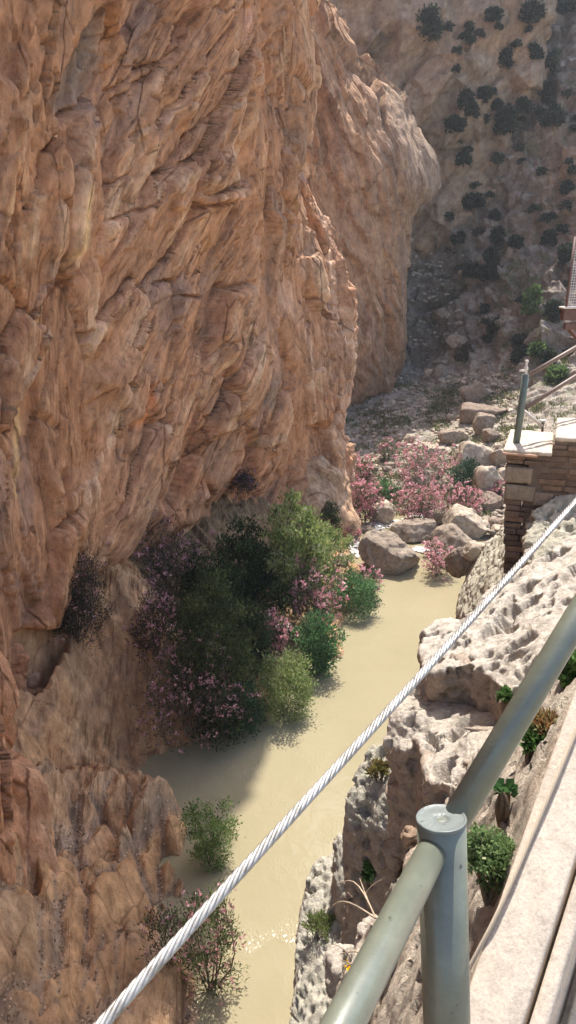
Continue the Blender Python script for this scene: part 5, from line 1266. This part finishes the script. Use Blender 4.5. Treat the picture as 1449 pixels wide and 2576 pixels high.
# plants growing on the near right bank
def herb(x, y, w, h, label, sd, greens, clumps=40, per=60, L0=.03, w_=.36, zc=None, name='plant', cat='plant', **kw):
    P = Cz(x, y, zc) if zc else hit(x, y, 5); z_ = proj(P)[2]
    return plant(name, P, w * z_ / F / 2, h * z_ / F, label, cat, sd, None, clumps, per, L0, w_, .14, 'dome', greens, 0, stems=10, z0=.1, **kw)
NG = ((.10, .20, .055), (.15, .27, .085), (.075, .145, .04))
herb(1238, 2205, 150, 120, 'leafy green plant growing between the handrail post and the kerb', 301, ((.17, .26, .10), (.23, .33, .14), (.12, .19, .07)), 75, 70, .014, zc=2.60, w_=.32)
herb(1272, 2004, 56, 30, 'broad dark green leaves at the top of the leafy plant by the kerb', 302, ((.05, .12, .04), (.07, .15, .05)), 6, 5, .03, .5, zc=2.78)
herb(1352, 1880, 56, 48, 'green tuft behind the rail, above the kerb', 303, NG, 30, 40, .03, .2, zc=3.1)
herb(1362, 1850, 70, 50, 'dry rust coloured tuft behind the rail', 304, ((.36, .20, .08), (.42, .27, .13), (.25, .14, .07)), 26, 40, .04, .1)
herb(1432, 1715, 60, 70, 'green leafy tuft on the largest pitted slab, at the right edge', 305, NG, 26, 40, .035, .28)
herb(1272, 1770, 40, 34, 'small green weed in the crack below the largest pitted slab', 306, NG, 14, 30, .035)
herb(955, 1955, 50, 44, 'yellowish tuft on top of the lichen covered rock', 307, ((.22, .20, .06), (.28, .18, .09), (.15, .17, .05)), 20, 40, .05, .12)
herb(795, 2345, 70, 50, 'sparse green tuft on the lowest rock column', 308, ((.15, .2, .06), (.2, .23, .09)), 20, 34, .07, .1)
herb(925, 2205, 30, 40, 'green sprig in front of the dark hollow, beside the lower rail', 309, NG, 10, 24, .04)
def twig(x, y, tips, label, sd, zc=None, flower=False):
    P = Cz(x, y, zc); rs = np.random.RandomState(sd); root = empty('twig', P); tag(root, label, 'twig'); parts = []
    for tx, ty, tz in tips:
        e = Cz(tx, ty, tz) - P; parts.append(branch(np.zeros(3), e, .006, .0025, rs, .12, 8)); m_ = e * .6; parts.append(branch(m_, m_ + np.array([rs.uniform(-.1, .1), rs.uniform(-.05, .05), rs.uniform(.03, .12)]), .003, .0015, rs, .1, 5))
    V, f = join_np(parts); link('branches', mesh_np('branches', V, f), M_twig, root)
    if flower:
        e = Cz(tips[0][0], tips[0][1], tips[0][2]) - P; k = 14; th = np.arange(k) / k * 6.283
        od = np.stack([np.cos(th), np.sin(th) * .8, np.full(k, .35)], 1); V, Fq, c = leaves(np.tile(e, (k, 1)), od, .045, .3, rs, .1, ((.80, .50, .02), (.85, .58, .03)), .1)
        link('flower', mesh_np('flower', V, Fq, False, c), M_petal, root)
    return root
M_twig = rock_mat('dry_twig', scale=8, attr=False, base=(.42, .33, .24), bump=.2, dist=.01)
twig(945, 2310, [(850, 2225, 4.5), (830, 2285, 4.4), (905, 2210, 4.4)], 'bare branching twig in front of the dark hollow, left of the lower rail', 321, 4.0)
twig(930, 2430, [(886, 2440, 3.9), (855, 2400, 4.0), (862, 2455, 3.9)], 'twig with one yellow flower beside the lower rail', 322, 3.7, True)

# dark shrubs dotted over the far hillside
HS = [(1080, 90, 74, 90), (1275, 168, 44, 46), (1380, 178, 54, 56), (1345, 134, 26, 24), (1330, 48, 70, 50), (1250, 40, 40, 26), (1420, 28, 60, 40), (1172, 264, 40, 40), (1212, 240, 40, 30), (1190, 290, 40, 36), (1280, 330, 62, 70), (1312, 282, 40, 36), (1400, 308, 60, 46),
      (1376, 236, 30, 32), (1250, 276, 26, 26), (1138, 328, 46, 34), (1162, 398, 32, 28), (1186, 514, 56, 34), (1250, 544, 20, 22), (1246, 600, 44, 44), (1302, 614, 34, 30), (1386, 610, 36, 36), (1426, 650, 44, 60), (1228, 648, 36, 34), (1230, 700, 70, 40), (1180, 690, 40, 40),
      (1240, 832, 40, 38), (1330, 790, 50, 90), (1386, 790, 44, 60), (1372, 906, 34, 40), (1400, 950, 60, 50), (1300, 900, 40, 44), (1160, 900, 50, 40), (1420, 470, 30, 26), (1150, 610, 30, 28), (1345, 880, 44, 34), (1300, 860, 40, 26)]
where = {0: 'large dark shrub high on the beige cliff above the buttress', 27: 'tall fresh green shrub on the sunlit hillside by the far walkway', 28: 'dark shrub left of the far walkway platform', 29: 'small dark shrub above the upper rail of the far stairs', 30: 'green bush seen between the two rails of the far stairs',
         26: 'round black green shrub standing alone above the scree', 17: 'dark shrub at the top end of the scree gully', 32: 'dull reddish shrub low in the scree gully', 19: 'round dark shrub on the hill right of the gully', 22: 'dark shrub near the mesh panel at the right edge', 10: 'biggest dark shrub in the middle of the upper hillside'}
base = None; SH = {}
for i, (x, yb, w, h) in enumerate(HS):
    P = hit(x, yb, 8, (1, 2, 4)); zc = proj(P)[2]; rw, hh = .7 * w * zc / F / 2, .75 * h * zc / F
    g = ((.10, .16, .05), (.14, .21, .07)) if i in (27, 30, 35) else ((.10, .075, .05), (.12, .09, .06)) if i == 32 else ((.04, .055, .034), (.055, .072, .042), (.03, .042, .028))
    plant('hill_shrub', P - np.array([0, 0, .3]), rw, hh, where.get(i, 'small dark rounded shrub on the shaded rocky hillside'), 'shrub', 400 + i, 'shrubs on the far hillside', 46, 36, .42, .3, .24, 'dome', g, 0, stems=5, z0=.03, lump=1.1)
rs = np.random.RandomState(77)
for i in range(60):
    x, yb = rs.uniform(1130, 1445), rs.uniform(20, 900); P = hit(x, yb, 8, (1, 2, 4)); zc = proj(P)[2]; s_ = rs.uniform(10, 22) * zc / F
    plant('hill_shrub', P - np.array([0, 0, .15]), s_ / 2, s_ * .7, 'tiny dark tuft of scrub on the rocky hillside', 'shrub', 600 + i, 'scrub tufts on the far hillside', 14, 22, .34, .3, .26, 'dome', ((.06, .075, .045), (.085, .10, .06), (.045, .055, .038)), 0, stems=3, z0=.03, lump=1.1)
# low grass and herbs between the stones
rs = np.random.RandomState(9); ok = np.nonzero((sx > 870) & (sx < 1449) & (sy > 640) & (sy < 1320) & ((sy > 960) | (sx > 1260)))[0]
nz = fbm(hv[ok] / 5, 3, 930); wg = np.clip(nz + .12, 0, 1) ** 1.2 * sz[ok]; wg /= wg.sum(); pk = rs.choice(ok, 900, replace=False, p=wg)
q = np.repeat(hv[pk], 26, 0) + rs.normal(size=(len(pk) * 26, 3)) * np.array([.35, .35, .12]) + [0, 0, .05]
V, Fq, c = leaves(q, np.tile([0, 0, 1.], (len(q), 1)), .34, .12, rs, .7, ((.13, .16, .06), (.19, .21, .09), (.09, .12, .05), (.26, .23, .12)))
o = link('scree_grass', mesh_np('scree_grass', V, Fq, False, c), M_leaf); tag(o, kind='stuff')

# ------------------------------------------------------------------ air
bmz = bmesh.new(); bmesh.ops.create_cube(bmz, size=1)
mez = bpy.data.meshes.new('haze'); bmz.to_mesh(mez); bmz.free()
hz = bpy.data.objects.new('haze', mez); COL.objects.link(hz); hz.scale = (1300, 1300, 130); hz.location = (0, 0, 130 / 2 - 4)
mh = bpy.data.materials.new('haze'); mh.use_nodes = True; nt = mh.node_tree; nt.nodes.remove(nt.nodes['Principled BSDF'])
pv = nt.nodes.new('ShaderNodeVolumePrincipled'); pv.inputs['Density'].default_value = .00032; pv.inputs['Color'].default_value = (.86, .91, 1, 1); pv.inputs['Anisotropy'].default_value = .3
nt.links.new(pv.outputs[0], nt.nodes['Material Output'].inputs['Volume']); mez.materials.append(mh); tag(hz, kind='stuff')
